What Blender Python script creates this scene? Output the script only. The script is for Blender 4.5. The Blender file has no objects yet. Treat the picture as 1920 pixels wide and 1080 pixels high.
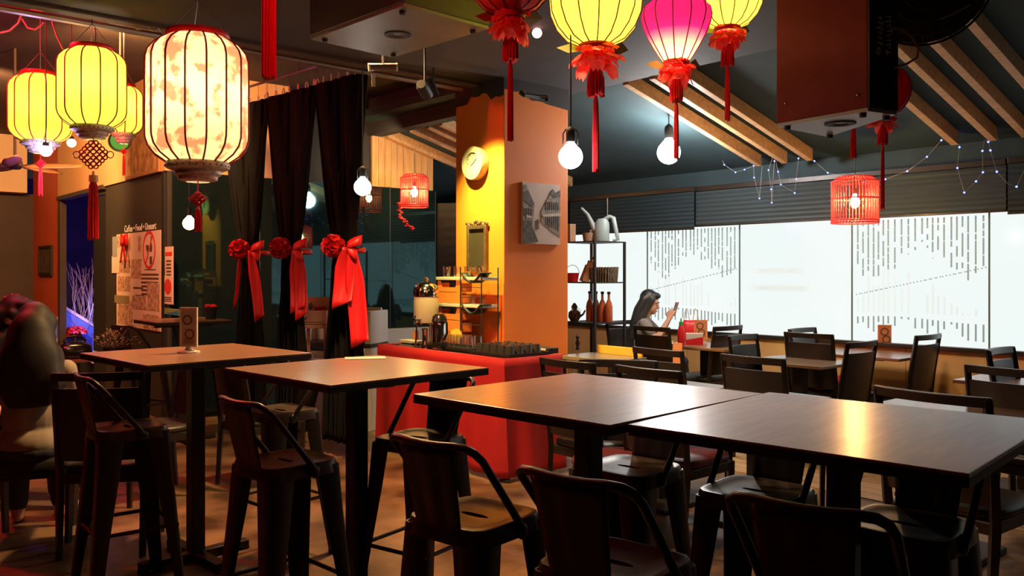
import bpy, bmesh, math, random
from mathutils import Vector, Matrix, noise
random.seed(7)
PI = math.pi
SC = bpy.context.scene
COL = SC.collection
# ------------------------------------------------------------------ camera, world, exposure
F = 1600.0; HZ = 510.0; CH = 1.46           # focal length in px (1920 wide), horizon row, eye height
cam_d = bpy.data.cameras.new('camera'); cam = bpy.data.objects.new('camera', cam_d); COL.objects.link(cam)
cam_d.sensor_width = 36.0; cam_d.lens = 36.0*F/1920.0
cam_d.shift_y = -(540-HZ)/1920.0
cam_d.clip_start = 0.05; cam_d.clip_end = 100
cam.location = (0, 0, CH); cam.rotation_euler = (PI/2, 0, 0)
SC.camera = cam
SC.view_settings.view_transform = 'Standard'; SC.view_settings.look = 'None'
SC.view_settings.gamma = 1.0; SC.view_settings.use_curve_mapping = False
SC.view_settings.exposure = 0.2
SC.cycles.transparent_max_bounces = 24
wd = bpy.data.worlds.new('world'); SC.world = wd; wd.use_nodes = True
wd.node_tree.nodes['Background'].inputs[0].default_value = (0.5, 0.42, 0.42, 1)
wd.node_tree.nodes['Background'].inputs[1].default_value = 0.035

# wall frame: s runs along the window wall, d is the distance into the room
W0 = Vector((0.703, 10.71)); U = Vector((0.652, -0.7582)); N = Vector((-0.7582, -0.652))
WROT = math.atan2(U.y, U.x)
def WL(s, d, z=0.0):
    p = W0 + U*s + N*d
    return Vector((p.x, p.y, z))
def P(px, py, Y):
    return Vector(((px-960)/F*Y, Y, CH-(py-HZ)/F*Y))
def onz(px, py, z):
    return P(px, py, F*(CH-z)/(py-HZ))
def wall_s(px, d=0.0):
    k = (px-960)/F; o = W0 + N*d
    return (k*o.y-o.x)/(U.x-k*U.y)
def roof_hit(px, py, z0=2.43, sl=0.267):
    kx = (px-960)/F; kz = -(py-HZ)/F
    def dd(Y): return (kx*Y-W0.x)*N.x+(Y-W0.y)*N.y
    a = dd(0.0); b = dd(1.0)-a
    Y = (z0+sl*a-CH)/(kz-sl*b)
    p = Vector((kx*Y-W0.x, Y-W0.y)); return p.dot(U), p.dot(N)

def light(name, typ, loc, col, power, size=0.1, target=None, angle=60, blend=0.5):
    l = bpy.data.lights.new(name, typ); l.color = col; l.energy = power
    if typ == 'AREA': l.size = size
    else: l.shadow_soft_size = size
    if typ == 'SPOT': l.spot_size = math.radians(angle); l.spot_blend = blend
    o = bpy.data.objects.new(name, l); COL.objects.link(o); o.location = loc
    if target is not None:
        o.rotation_euler = (Vector(target)-Vector(loc)).to_track_quat('-Z', 'Y').to_euler()
    return o
# pillar, plank and yard lamps, plus unseen warm and red fills added for brightness
light('pillar_spot', 'SPOT', WL(2.30, 3.66, 2.78), (1, .90, .22), 330, .02, WL(2.30, 3.08, 1.75), 78, .9)
light('warm_fill', 'SPOT', (-0.9, 5.2, 2.95), (1, .56, .22), 420, .12, (-0.7, 5.0, 0), 125, .6)  # added fill without a fitting, warms the open floor
light('warm_fill', 'SPOT', (-3.0, 6.6, 3.36), (1, .50, .16), 420, .12, (-4.1, 8.9, 2.2), 120, .6)  # unseen fill added to light the tan fascia and sign wall
light('warm_fill', 'SPOT', (-5.2, 8.0, 3.36), (1, .46, .16), 520, .12, (-5.9, 10.2, 2.4), 120, .6)  # unseen fill added to lift the red wall and cream panel
light('warm_fill', 'SPOT', (2.6, 5.9, 2.75), (1, .66, .36), 65, .1, (2.9, 6.6, 0.4), 120, .6)
light('warm_fill', 'SPOT', (1.6, 7.0, 2.75), (1, .66, .32), 55, .1, (1.9, 7.8, 0.4), 120, .6)
light('warm_fill', 'SPOT', (-0.2, 3.6, 2.97), (1, .60, .32), 210, .10, (-0.1, 3.4, 0), 130, .6)  # added fill, lightens the joined tables and their stools
light('warm_fill', 'SPOT', (-1.9, 4.3, 3.38), (1, .55, .25), 40, .10, (-2.2, 4.1, 0), 120, .6)  # weak unseen fill added for the people at the left edge
light('plank_lamp', 'SPOT', WL(-.1, 2.6, 2.9), (1, .66, .30), 30, .06, WL(-.8, 2.2, 2.65), 120, .8)
light('red_fill', 'POINT', (-3.5, 5.2, 3.2), (1, .012, .03), 170, .06)  # unseen source added to redden the left ceiling and walls
light('red_fill', 'POINT', (-.55, 2.45, 2.62), (1, .03, .05), 9, .06)  # added in front of the hanging tassels to brighten them, no fitting
light('garden_lamp', 'POINT', WL(-5.6, 3.7, 2.3), (.20, .12, 1), 45, .1)

# ------------------------------------------------------------------ materials
MATS = {}
def mat(name, c, rough=.6, c2=None, scale=8.0, metal=0.0, spec=.5, bump=0.0, bscale=None, em=None, es=0.0, stretch=None, contrast=(.35, .65)):
    if name in MATS: return MATS[name]
    m = bpy.data.materials.new(name); m.use_nodes = True; nt = m.node_tree; b = nt.nodes['Principled BSDF']
    b.inputs['Base Color'].default_value = (*c, 1); b.inputs['Roughness'].default_value = rough
    b.inputs['Metallic'].default_value = metal; b.inputs['Specular IOR Level'].default_value = spec
    if c2 is not None or bump:
        tc = nt.nodes.new('ShaderNodeTexCoord'); mp = nt.nodes.new('ShaderNodeMapping')
        nt.links.new(tc.outputs['Object'], mp.inputs[0])
        if stretch: mp.inputs['Scale'].default_value = stretch
    if c2 is not None:
        n = nt.nodes.new('ShaderNodeTexNoise'); n.inputs['Scale'].default_value = scale; n.inputs['Detail'].default_value = 6
        r = nt.nodes.new('ShaderNodeValToRGB')
        r.color_ramp.elements[0].position = contrast[0]; r.color_ramp.elements[1].position = contrast[1]
        r.color_ramp.elements[0].color = (*c, 1); r.color_ramp.elements[1].color = (*c2, 1)
        nt.links.new(mp.outputs[0], n.inputs['Vector']); nt.links.new(n.outputs['Fac'], r.inputs[0])
        nt.links.new(r.outputs[0], b.inputs['Base Color'])
    if bump:
        n2 = nt.nodes.new('ShaderNodeTexNoise'); n2.inputs['Scale'].default_value = bscale or scale*4; n2.inputs['Detail'].default_value = 4
        bp = nt.nodes.new('ShaderNodeBump'); bp.inputs['Strength'].default_value = bump; bp.inputs['Distance'].default_value = .01
        nt.links.new(mp.outputs[0], n2.inputs['Vector']); nt.links.new(n2.outputs['Fac'], bp.inputs['Height'])
        nt.links.new(bp.outputs[0], b.inputs['Normal'])
    if em is not None:
        b.inputs['Emission Color'].default_value = (*em, 1); b.inputs['Emission Strength'].default_value = es
    MATS[name] = m; return m
def shade_mat(name, c, c2=None, zr=None, scale=8, pos=(.45, .6)):
    """paper or silk lantern shade: lets the light of the bulb inside through"""
    m = bpy.data.materials.new(name); m.use_nodes = True; nt = m.node_tree; nt.nodes.clear()
    out = nt.nodes.new('ShaderNodeOutputMaterial'); tr = nt.nodes.new('ShaderNodeBsdfTranslucent'); df = nt.nodes.new('ShaderNodeBsdfDiffuse')
    mx = nt.nodes.new('ShaderNodeMixShader'); mx.inputs[0].default_value = .3
    nt.links.new(tr.outputs[0], mx.inputs[1]); nt.links.new(df.outputs[0], mx.inputs[2]); nt.links.new(mx.outputs[0], out.inputs[0])
    tr.inputs[0].default_value = (*c, 1); df.inputs[0].default_value = (*c, 1)
    if c2 is not None:
        tc = nt.nodes.new('ShaderNodeTexCoord'); r = nt.nodes.new('ShaderNodeValToRGB')
        r.color_ramp.elements[0].color = (*c, 1); r.color_ramp.elements[1].color = (*c2, 1)
        if zr:
            sp = nt.nodes.new('ShaderNodeSeparateXYZ'); mr = nt.nodes.new('ShaderNodeMapRange')
            mr.inputs['From Min'].default_value = zr[0]; mr.inputs['From Max'].default_value = zr[1]
            nt.links.new(tc.outputs['Object'], sp.inputs[0]); nt.links.new(sp.outputs['Z'], mr.inputs[0]); nt.links.new(mr.outputs[0], r.inputs[0])
        else:
            n = nt.nodes.new('ShaderNodeTexNoise'); n.inputs['Scale'].default_value = scale; n.inputs['Detail'].default_value = 5
            r.color_ramp.elements[0].position = pos[0]; r.color_ramp.elements[1].position = pos[1]
            nt.links.new(tc.outputs['Object'], n.inputs['Vector']); nt.links.new(n.outputs['Fac'], r.inputs[0])
        nt.links.new(r.outputs[0], tr.inputs[0]); nt.links.new(r.outputs[0], df.inputs[0])
    MATS[name] = m; return m
def glow(name, c, s):
    m = bpy.data.materials.new(name); m.use_nodes = True; nt = m.node_tree; nt.nodes.clear()
    out = nt.nodes.new('ShaderNodeOutputMaterial'); e = nt.nodes.new('ShaderNodeEmission')
    e.inputs[0].default_value = (*c, 1); e.inputs[1].default_value = s
    nt.links.new(e.outputs[0], out.inputs[0]); MATS[name] = m; return m
def clear_mat(name, c=(1, 1, 1), base=.08, rough=.03):
    m = bpy.data.materials.new(name); m.use_nodes = True; nt = m.node_tree; nt.nodes.clear()
    out = nt.nodes.new('ShaderNodeOutputMaterial'); t = nt.nodes.new('ShaderNodeBsdfTransparent'); g = nt.nodes.new('ShaderNodeBsdfGlossy')
    lw = nt.nodes.new('ShaderNodeLayerWeight'); lw.inputs[0].default_value = .30
    ad = nt.nodes.new('ShaderNodeMath'); ad.operation = 'ADD'; ad.inputs[1].default_value = base; ad.use_clamp = True
    mx = nt.nodes.new('ShaderNodeMixShader'); t.inputs[0].default_value = (*c, 1); g.inputs['Roughness'].default_value = rough
    pw_n = nt.nodes.new('ShaderNodeMath'); pw_n.operation = 'POWER'; pw_n.inputs[1].default_value = 2.5; nt.links.new(lw.outputs['Facing'], pw_n.inputs[0]); nt.links.new(pw_n.outputs[0], ad.inputs[0]); nt.links.new(ad.outputs[0], mx.inputs[0])
    nt.links.new(t.outputs[0], mx.inputs[1]); nt.links.new(g.outputs[0], mx.inputs[2]); nt.links.new(mx.outputs[0], out.inputs[0])
    MATS[name] = m; return m
def film_mat(name, c, t):
    m = bpy.data.materials.new(name); m.use_nodes = True; nt = m.node_tree; nt.nodes.clear()
    out = nt.nodes.new('ShaderNodeOutputMaterial'); tr = nt.nodes.new('ShaderNodeBsdfTransparent'); d = nt.nodes.new('ShaderNodeBsdfDiffuse')
    mx = nt.nodes.new('ShaderNodeMixShader'); mx.inputs[0].default_value = t; d.inputs[0].default_value = (*c, 1)
    nt.links.new(tr.outputs[0], mx.inputs[1]); nt.links.new(d.outputs[0], mx.inputs[2]); nt.links.new(mx.outputs[0], out.inputs[0])
    MATS[name] = m; return m

M_floor = mat('stained_concrete', (.050, .026, .013), .40, (.25, .15, .075), 2.6, bump=.5, bscale=14, contrast=(.36, .66))
M_deck = mat('floor_plank', (.20, .125, .075), .5, (.33, .23, .15), 3, stretch=(1, 12, 1))
M_ceil = mat('ceiling_black', (.021, .019, .025), .8, (.030, .027, .033), 3)
M_ceilred = mat('ceiling_dark', (.085, .055, .05), .8, (.05, .035, .032), 2)
M_roof = mat('roof_teal', (.016, .038, .047), .8, (.022, .048, .058), 3)
M_orange = mat('orange_paint', (.80, .20, .022), .6, (.84, .23, .03), 2, bump=.06, bscale=30)
M_wain = mat('wainscot_ply', (.52, .31, .12), .55, (.62, .38, .16), 2.5)
M_blk = mat('matt_black', (.010, .010, .011), .6)
M_blkgl = mat('black_gloss', (.010, .010, .011), .18)
M_blkwall = mat('charcoal_board', (.028, .026, .022), .5, (.035, .033, .028), 3)
M_dkwall = mat('dark_brown_wall', (.040, .028, .022), .6, (.055, .038, .03), 2)
M_tan = mat('tan_fascia', (.62, .36, .16), .6, (.68, .41, .19), 1.5)
M_cream = mat('cream_panel', (.80, .68, .46), .6, (.74, .62, .42), 2)
M_redwall = mat('red_orange_wall', (.62, .10, .03), .6, (.56, .085, .03), 2)
M_wood = mat('pine_timber', (.60, .36, .17), .55, (.46, .26, .12), 4, stretch=(1, 6, 6), bump=.05)
M_plank = mat('pine_planks', (.56, .34, .15), .55, (.42, .24, .10), 5, stretch=(6, 6, .6))
M_trimw = mat('sill_dark', (.02, .015, .012), .4)
M_white = mat('off_white', (.62, .58, .52), .5, (.55, .52, .47), 3)
M_top = mat('laminate_brown', (.20, .092, .048), .50, (.25, .120, .066), 6, stretch=(1, 8, 1), spec=.35, bump=.02, bscale=60)
_b = M_top.node_tree.nodes['Principled BSDF']; _b.inputs['Coat Weight'].default_value = 1.0; _b.inputs['Coat IOR'].default_value = 1.62; _b.inputs['Coat Roughness'].default_value = .25
M_edge = mat('table_edge_black', (.010, .008, .007), .5)
M_metal = mat('stool_metal', (.022, .019, .018), .38, (.032, .027, .025), 12, metal=.35, spec=.5)
M_seatm = mat('stool_seat_metal', (.050, .036, .028), .34, (.066, .048, .038), 14, metal=.3)
M_chair = mat('chair_wood', (.011, .009, .009), .34, (.018, .013, .012), 8, stretch=(1, 1, 6))
M_pad = mat('chair_vinyl', (.020, .018, .017), .42, (.028, .024, .022), 8)
M_red = mat('red_cloth', (.40, .007, .011), .75, (.34, .006, .009), 6, bump=.1, bscale=120)
M_redsat = mat('red_satin', (.62, .012, .02), .42, (.52, .008, .015), 5)
M_tas = mat('red_tassel', (.85, .02, .03), .7, (.62, .012, .02), 30, stretch=(6, 6, .5))
M_pink = shade_mat('coral_petal', (.95, .16, .12), (.85, .07, .07), None, 20)
M_leaf = mat('olive_leaf', (.16, .15, .03), .6, (.24, .14, .03), 20)
M_cur = mat('curtain_black', (.006, .006, .008), .9, (.009, .008, .010), 10, spec=.12, bump=.1, bscale=60)
M_rib = mat('lantern_rib', (.22, .012, .012), .5)
M_cap = mat('pierced_silver', (.66, .60, .50), .45, (.34, .28, .22), 60)
M_cord = mat('cable_grey', (.06, .05, .05), .6)
M_cordp = mat('cable_pale', (.30, .27, .26), .6)
M_chrome = mat('chrome', (.75, .72, .68), .12, metal=1.0)
M_steel = mat('steel_rail', (.35, .28, .27), .35, metal=.8)
M_cage = mat('red_cane', (.68, .03, .04), .5)
M_paper = mat('poster_paper', (.78, .62, .48), .7, (.72, .56, .43), 4)
M_ink = mat('print_ink', (.10, .05, .035), .7)
M_inkred = mat('print_red', (.66, .04, .03), .7)
M_photo = mat('print_photo', (.30, .14, .08), .6, (.75, .52, .36), 22)
M_olive = mat('print_olive', (.26, .22, .10), .6)
M_letter = mat('letter_white', (.75, .74, .70), .6)
M_skin = mat('skin', (.56, .30, .20), .55, (.60, .33, .23), 8)
M_hair = mat('hair_dark', (.008, .006, .005), .6, (.014, .010, .008), 30, stretch=(8, 8, .6))
M_hairw = mat('hair_black', (.016, .020, .022), .42, (.026, .028, .030), 30, stretch=(8, 8, .6))
M_shirt = mat('grey_shirt', (.26, .24, .23), .8, (.22, .20, .19), 30)
M_beige = mat('beige_cloth', (.36, .29, .22), .8, (.28, .22, .16), 14)
M_jean = mat('dark_trousers', (.03, .03, .04), .8)
M_glass = clear_mat('drinking_glass', (.99, .98, .97), .10)
M_cup = mat('dark_cup', (.035, .033, .030), .15)
M_bulb = glow('bulb_glow', (1, .93, .84), 26)
M_bulbw = glow('bulb_warm', (1, .60, .18), 300)
M_bulbx = glow('bulb_bright', (1, .95, .90), 200)
M_led = glow('led_blue', (.16, .20, 1), 4)

# ------------------------------------------------------------------ mesh builder
class MB:
    def __init__(s): s.v = []; s.f = []; s.m = []; s.T = Matrix.Identity(4); s.k = 0
    def add(s, vs, fs):
        b = len(s.v); s.v += [tuple(s.T @ Vector(p)) for p in vs]
        for f in fs: s.f.append(tuple(i+b for i in f)); s.m.append(s.k)
        return s
    def box(s, c, sz, rot=None):
        x, y, z = [q/2 for q in sz]
        R = rot or Matrix.Identity(3)
        vs = [Vector(c)+R @ Vector((a*x, b*y, d*z)) for a in (-1, 1) for b in (-1, 1) for d in (-1, 1)]
        return s.add(vs, [(0, 1, 3, 2), (4, 6, 7, 5), (0, 4, 5, 1), (2, 3, 7, 6), (0, 2, 6, 4), (1, 5, 7, 3)])
    def bx(s, x0, x1, y0, y1, z0, z1):
        return s.box(((x0+x1)/2, (y0+y1)/2, (z0+z1)/2), (abs(x1-x0), abs(y1-y0), abs(z1-z0)))
    def tube(s, pts, r, n=8, closed=False, sx=1.0):
        pts = [Vector(p) for p in pts]; L = len(pts)
        rs = r if isinstance(r, (list, tuple)) else [r]*L
        T = []
        for i in range(L):
            a = pts[(i-1) % L] if (closed or i > 0) else pts[0]; b = pts[(i+1) % L] if (closed or i < L-1) else pts[-1]
            t = b-a; T.append(t.normalized() if t.length > 1e-9 else Vector((0, 0, 1)))
        up = Vector((0, 0, 1)) if abs(T[0].z) < .9 else Vector((1, 0, 0))
        nn = (up-T[0]*up.dot(T[0])).normalized(); vs = []; fs = []
        for i in range(L):
            nn = nn-T[i]*nn.dot(T[i]); nn = nn.normalized() if nn.length > 1e-6 else Vector((1, 0, 0)); bb = T[i].cross(nn)
            for j in range(n):
                a = 2*PI*j/n; vs.append(pts[i]+nn*(math.cos(a)*rs[i]*sx)+bb*(math.sin(a)*rs[i]))
        R = L if closed else L-1
        for i in range(R):
            for j in range(n):
                a = i*n+j; b = i*n+(j+1) % n; c = ((i+1) % L)*n+(j+1) % n; d = ((i+1) % L)*n+j; fs.append((a, b, c, d))
        if not closed: fs.append(tuple(range(n-1, -1, -1))); fs.append(tuple((L-1)*n+j for j in range(n)))
        return s.add(vs, fs)
    def cyl(s, p0, p1, r0, r1=None, n=12): return s.tube([p0, p1], [r0, r0 if r1 is None else r1], n)
    def lathe(s, prof, n=24, c=(0, 0, 0), ax=None):
        vs = []; fs = []; c = Vector(c); L = len(prof)
        for (r, z) in prof:
            for j in range(n):
                a = 2*PI*j/n; p = Vector((max(r, 1e-4)*math.cos(a), max(r, 1e-4)*math.sin(a), z))
                if ax is not None: p = ax @ p
                vs.append(c+p)
        for i in range(L-1):
            for j in range(n): fs.append((i*n+j, i*n+(j+1) % n, (i+1)*n+(j+1) % n, (i+1)*n+j))
        return s.add(vs, fs)
    def ell(s, c, r, nu=14, nv=9, rot=None):
        r = (r, r, r) if not isinstance(r, (tuple, list)) else r
        vs = []; fs = []; c = Vector(c)
        for i in range(nv+1):
            t = PI*i/nv
            for j in range(nu):
                a = 2*PI*j/nu; q = Vector((r[0]*math.sin(t)*math.cos(a), r[1]*math.sin(t)*math.sin(a), r[2]*math.cos(t)))
                if rot: q = rot @ q
                vs.append(c+q)
        for i in range(nv):
            for j in range(nu): fs.append((i*nu+j, (i+1)*nu+j, (i+1)*nu+(j+1) % nu, i*nu+(j+1) % nu))
        return s.add(vs, fs)
    def prism(s, poly, z0, z1):
        n = len(poly); vs = [(p[0], p[1], z0) for p in poly]+[(p[0], p[1], z1) for p in poly]
        fs = [tuple(range(n-1, -1, -1)), tuple(range(n, 2*n))]+[(i, (i+1) % n, n+(i+1) % n, n+i) for i in range(n)]
        return s.add(vs, fs)
    def ext(s, poly, vec):
        n = len(poly); vec = Vector(vec); vs = [Vector(p) for p in poly]+[Vector(p)+vec for p in poly]
        fs = [tuple(range(n-1, -1, -1)), tuple(range(n, 2*n))]+[(i, (i+1) % n, n+(i+1) % n, n+i) for i in range(n)]
        return s.add(vs, fs)
    def loops(s, Ls, cap0=False, cap1=False):
        n = len(Ls[0]); vs = [p for l in Ls for p in l]; fs = []
        for i in range(len(Ls)-1):
            for j in range(n): fs.append((i*n+j, i*n+(j+1) % n, (i+1)*n+(j+1) % n, (i+1)*n+j))
        if cap0: fs.append(tuple(range(n-1, -1, -1)))
        if cap1: fs.append(tuple((len(Ls)-1)*n+j for j in range(n)))
        return s.add(vs, fs)
    def grid(s, rows):
        n = len(rows[0]); vs = [p for r in rows for p in r]
        return s.add(vs, [(i*n+j, i*n+j+1, (i+1)*n+j+1, (i+1)*n+j) for i in range(len(rows)-1) for j in range(n-1)])
    def mesh(s, name, mats, smooth=40, fix=True):
        me = bpy.data.meshes.new(name); me.from_pydata(s.v, [], s.f)
        for m in (mats if isinstance(mats, (list, tuple)) else [mats]): me.materials.append(m)
        if any(s.m): me.polygons.foreach_set('material_index', s.m)
        if fix:
            bm = bmesh.new(); bm.from_mesh(me); bmesh.ops.recalc_face_normals(bm, faces=bm.faces); bm.to_mesh(me); bm.free()
        if smooth:
            me.polygons.foreach_set('use_smooth', [True]*len(me.polygons)); me.set_sharp_from_angle(angle=math.radians(smooth))
        return me
    def build(s, name, mats, parent=None, smooth=40, bevel=0, solid=0, sub=0, fix=True):
        o = bpy.data.objects.new(name, s.mesh(name, mats, smooth, fix)); COL.objects.link(o)
        if parent is not None: o.parent = parent
        if solid:
            q = o.modifiers.new('solid', 'SOLIDIFY'); q.thickness = solid; q.offset = 0
        if bevel:
            q = o.modifiers.new('bevel', 'BEVEL'); q.width = bevel; q.segments = 2; q.limit_method = 'ANGLE'; q.angle_limit = math.radians(50)
        if sub:
            q = o.modifiers.new('sub', 'SUBSURF'); q.levels = sub; q.render_levels = sub
        return o
def tag(o, label, cat, group=None, kind=None):
    o['label'] = label; o['category'] = cat
    if group: o['group'] = group
    if kind: o['kind'] = kind
    return o
def thing(name, label, cat, loc=(0, 0, 0), rz=0.0, group=None):
    o = bpy.data.objects.new(name, None); COL.objects.link(o); o.empty_display_size = .1
    o.location = loc; o.rotation_euler = (0, 0, rz); return tag(o, label, cat, group)
def struct(o): o['kind'] = 'structure'; return o
def dup(root, loc, rz, label, group=None):
    r = root.copy(); COL.objects.link(r); r.location = loc; r.rotation_euler = (root.rotation_euler.x, root.rotation_euler.y, rz); r['label'] = label
    if group: r['group'] = group
    for ch in list(root.children):
        c = ch.copy(); COL.objects.link(c); c.parent = r
        for g in list(ch.children):
            d = g.copy(); COL.objects.link(d); d.parent = c
    return r
def face(vx, vy): return -math.atan2(vx, vy)      # rotation that turns local +Y to (vx, vy)
def wl_mb():
    m = MB(); m.T = Matrix.Translation((W0.x, W0.y, 0)) @ Matrix.Rotation(WROT, 4, 'Z'); return m   # local x = s, y = -d
def text_obj(name, s, size, m, parent, mtx, ext=.002):
    c = bpy.data.curves.new(name, 'FONT'); c.body = s; c.size = size; c.extrude = ext; c.align_x = 'CENTER'; c.align_y = 'CENTER'
    t = bpy.data.objects.new(name, c); COL.objects.link(t); bpy.context.view_layer.update()
    me = bpy.data.meshes.new_from_object(t.evaluated_get(bpy.context.evaluated_depsgraph_get())); bpy.data.objects.remove(t)
    me.materials.clear(); me.materials.append(m); me.transform(mtx)
    o = bpy.data.objects.new(name, me); COL.objects.link(o); o.parent = parent; return o
def rsq(h, n=32, p=5.0):
    out = []
    for i in range(n):
        a = 2*PI*(i+.5)/n; c, s = math.cos(a), math.sin(a); r = (abs(c)**p+abs(s)**p)**(-1/p); out.append((h*r*c, h*r*s))
    return out

# ------------------------------------------------------------------ the room shell
m = wl_mb(); m.bx(-10, 9.5, -13, .2, -.2, 0); fl = struct(m.build('floor', M_floor, smooth=0))
pk = {}
for i in range(15):
    a = 2.9-.6*(i % 2)
    while a < 8.2:
        L = 1.2
        if L not in pk: q_ = MB(); q_.bx(0, L-.006, -.068, .068, 0, .005); pk[L] = q_.mesh('plank', M_deck, 0)
        o = bpy.data.objects.new('plank', pk[L]); COL.objects.link(o); o.parent = fl; o.location = WL(a, .14+.143*i, 0); o.rotation_euler.z = WROT; a += L
# window wall: wainscot, sill, header
SILL, HEAD, TOPW = .824, 1.95, 2.39
m = wl_mb(); m.bx(-3.5, 9.3, 0, .25, 0, SILL); m.bx(-3.5, 9.3, .02, .25, HEAD, TOPW+.25)
ww = struct(m.build('wall_window', [M_roof], smooth=0))
edges = [wall_s(p) for p in (835, 1075, 1290, 1480, 1700, 1990)]
edges = [-3.4]+edges+[9.2]
for i in range(len(edges)-1):
    mm = wl_mb(); mm.bx(edges[i]+.002, edges[i+1]-.002, -.018, -.001, .08, SILL-.03); mm.build('panel', M_wain, ww, smooth=0, bevel=.002)
m = wl_mb(); m.bx(-3.5, 9.3, -.05, .02, SILL-.03, SILL+.005); struct(m.build('trim_1', M_trimw, bevel=.004))
m = wl_mb(); m.bx(-3.5, 9.3, -.03, 0, 0, .08); struct(m.build('baseboard_window', M_trimw, smooth=0))
pw = bpy.data.materials.new('frosted_pane'); pw.use_nodes = True; nt = pw.node_tree; nt.nodes.clear(); MATS['frosted_pane'] = pw
o_ = nt.nodes.new('ShaderNodeOutputMaterial'); e_ = nt.nodes.new('ShaderNodeEmission'); g_ = nt.nodes.new('ShaderNodeBsdfGlossy')
n_ = nt.nodes.new('ShaderNodeTexNoise'); n_.inputs['Scale'].default_value = .8; r_ = nt.nodes.new('ShaderNodeValToRGB'); tc_ = nt.nodes.new('ShaderNodeTexCoord')
r_.color_ramp.elements[0].color = (.80, .90, .88, 1); r_.color_ramp.elements[1].color = (.92, .97, .95, 1); e_.inputs[1].default_value = .92
nt.links.new(tc_.outputs['Object'], n_.inputs['Vector']); nt.links.new(n_.outputs['Fac'], r_.inputs[0]); nt.links.new(r_.outputs[0], e_.inputs[0])
a_ = nt.nodes.new('ShaderNodeAddShader'); mx_ = nt.nodes.new('ShaderNodeMixShader'); mx_.inputs[0].default_value = .03; g_.inputs['Roughness'].default_value = .1
nt.links.new(e_.outputs[0], mx_.inputs[1]); nt.links.new(g_.outputs[0], mx_.inputs[2]); nt.links.new(mx_.outputs[0], o_.inputs[0])
M_film = film_mat('film_stripe_grey', (.20, .32, .32), .50); M_filml = film_mat('film_stripe_pale', (.8, .9, .9), .10)
M_smudge = film_mat('film_smudge', (.7, .76, .75), .028)
M_mull = mat('pane_joint', (.10, .16, .16), .4)
pe = [-3.3, wall_s(838)-.02, wall_s(1000), wall_s(1208), wall_s(1381), wall_s(1592), wall_s(1850), wall_s(1850)+1.45, wall_s(1850)+2.9]
for i in range(len(pe)-1):
    w = bpy.data.objects.new(f'window_{i+1}', None); COL.objects.link(w); struct(w)
    a, b = pe[i], pe[i+1]
    m = wl_mb(); m.bx(a+.006, b-.006, .06, .075, SILL, HEAD); m.build('pane', pw, w, smooth=0)
    m = wl_mb(); m.bx(b-.006, b+.006, .05, .085, SILL, HEAD); m.build('joint', M_mull, w, smooth=0)
    if i in (3, 5, 1, 7):
        rnd = random.Random(40+i); md = wl_mb(); ml = wl_mb(); x = a+.05
        while x < b-.04:
            zt = HEAD-.02; t = (x-a)/(b-a)
            z = zt
            stop = HEAD-.34-.12*math.sin(t*9)-rnd.random()*.12
            while z > stop:
                L = rnd.choice((.05, .09, .14, .2)); md.bx(x, x+.013, .052, .056, max(z-L, stop), z); z -= L+rnd.choice((.006, .012, .05))
            if rnd.random() < .75: ml.bx(x, x+.018, .052, .056, SILL+.27, SILL+.27+.42*abs(math.sin(t*3+.6))*(.5+.5*rnd.random()))
            zb = SILL+.22+.02*math.sin(t*5); L = .05+.11*rnd.random() if rnd.random() < .8 else .02
            md.bx(x, x+.014, .052, .056, zb-L, zb)
            zd = SILL+.42+.26*t; 
            md.bx(x+.02, x+.03, .052, .056, zd, zd+.010); md.bx(x-.01, x, .052, .056, zd-.008, zd+.002)
            x += rnd.choice((.045, .045, .05, .06))
        md.build('film_stripes', M_film, w, smooth=0); ml.build('film_stripes_pale', M_filml, w, smooth=0)
    if i == 4:
        m = wl_mb()
        for (z, x0, x1) in ((1.47, .12, .75), (1.30, .12, .80)):
            for k in range(6): m.bx(a+x0+k*.03, a+x1-k*.02, .050-k*.0006, .0502-k*.0006, z-.035+k*.005, z+.035-k*.004)
        m.build('smudge', M_smudge, w, smooth=0)
# sloped roof over the window strip, soffit, ceilings
def slope_box(mb, s0, s1, d0, d1, z0, sl, th):
    mb.add([(s, -d, z0+sl*d+t) for s in (s0, s1) for d in (d0, d1) for t in (0, th)], [(0, 1, 3, 2), (4, 6, 7, 5), (0, 4, 5, 1), (2, 3, 7, 6), (0, 2, 6, 4), (1, 5, 7, 3)])
m = wl_mb(); slope_box(m, -3.5, 9.3, -.2, 2.5, 2.545, .267, .08); struct(m.build('roof_slope', M_roof, smooth=0))
CEIL = 3.03; CEILH = 3.45
m = wl_mb(); m.bx(2.12, 9.3, -12, -2.2, CEIL, CEIL+.5); struct(m.build('ceiling', M_ceil, smooth=0))
m = wl_mb(); m.bx(-8, 2.12, -12, -2.2, CEILH, CEILH+.1); struct(m.build('ceiling_high', M_ceilred, smooth=0))
m = wl_mb(); m.bx(-3.5, 2.12, -2.35, -2.2, CEIL, CEILH); struct(m.build('trim_2', M_ceil, smooth=0))
m = wl_mb(); m.bx(2.02, 2.12, -12, -3.1, CEIL-.03, CEIL+.09); struct(m.build('trim_3', M_ceilred, smooth=0, bevel=.01))
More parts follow.
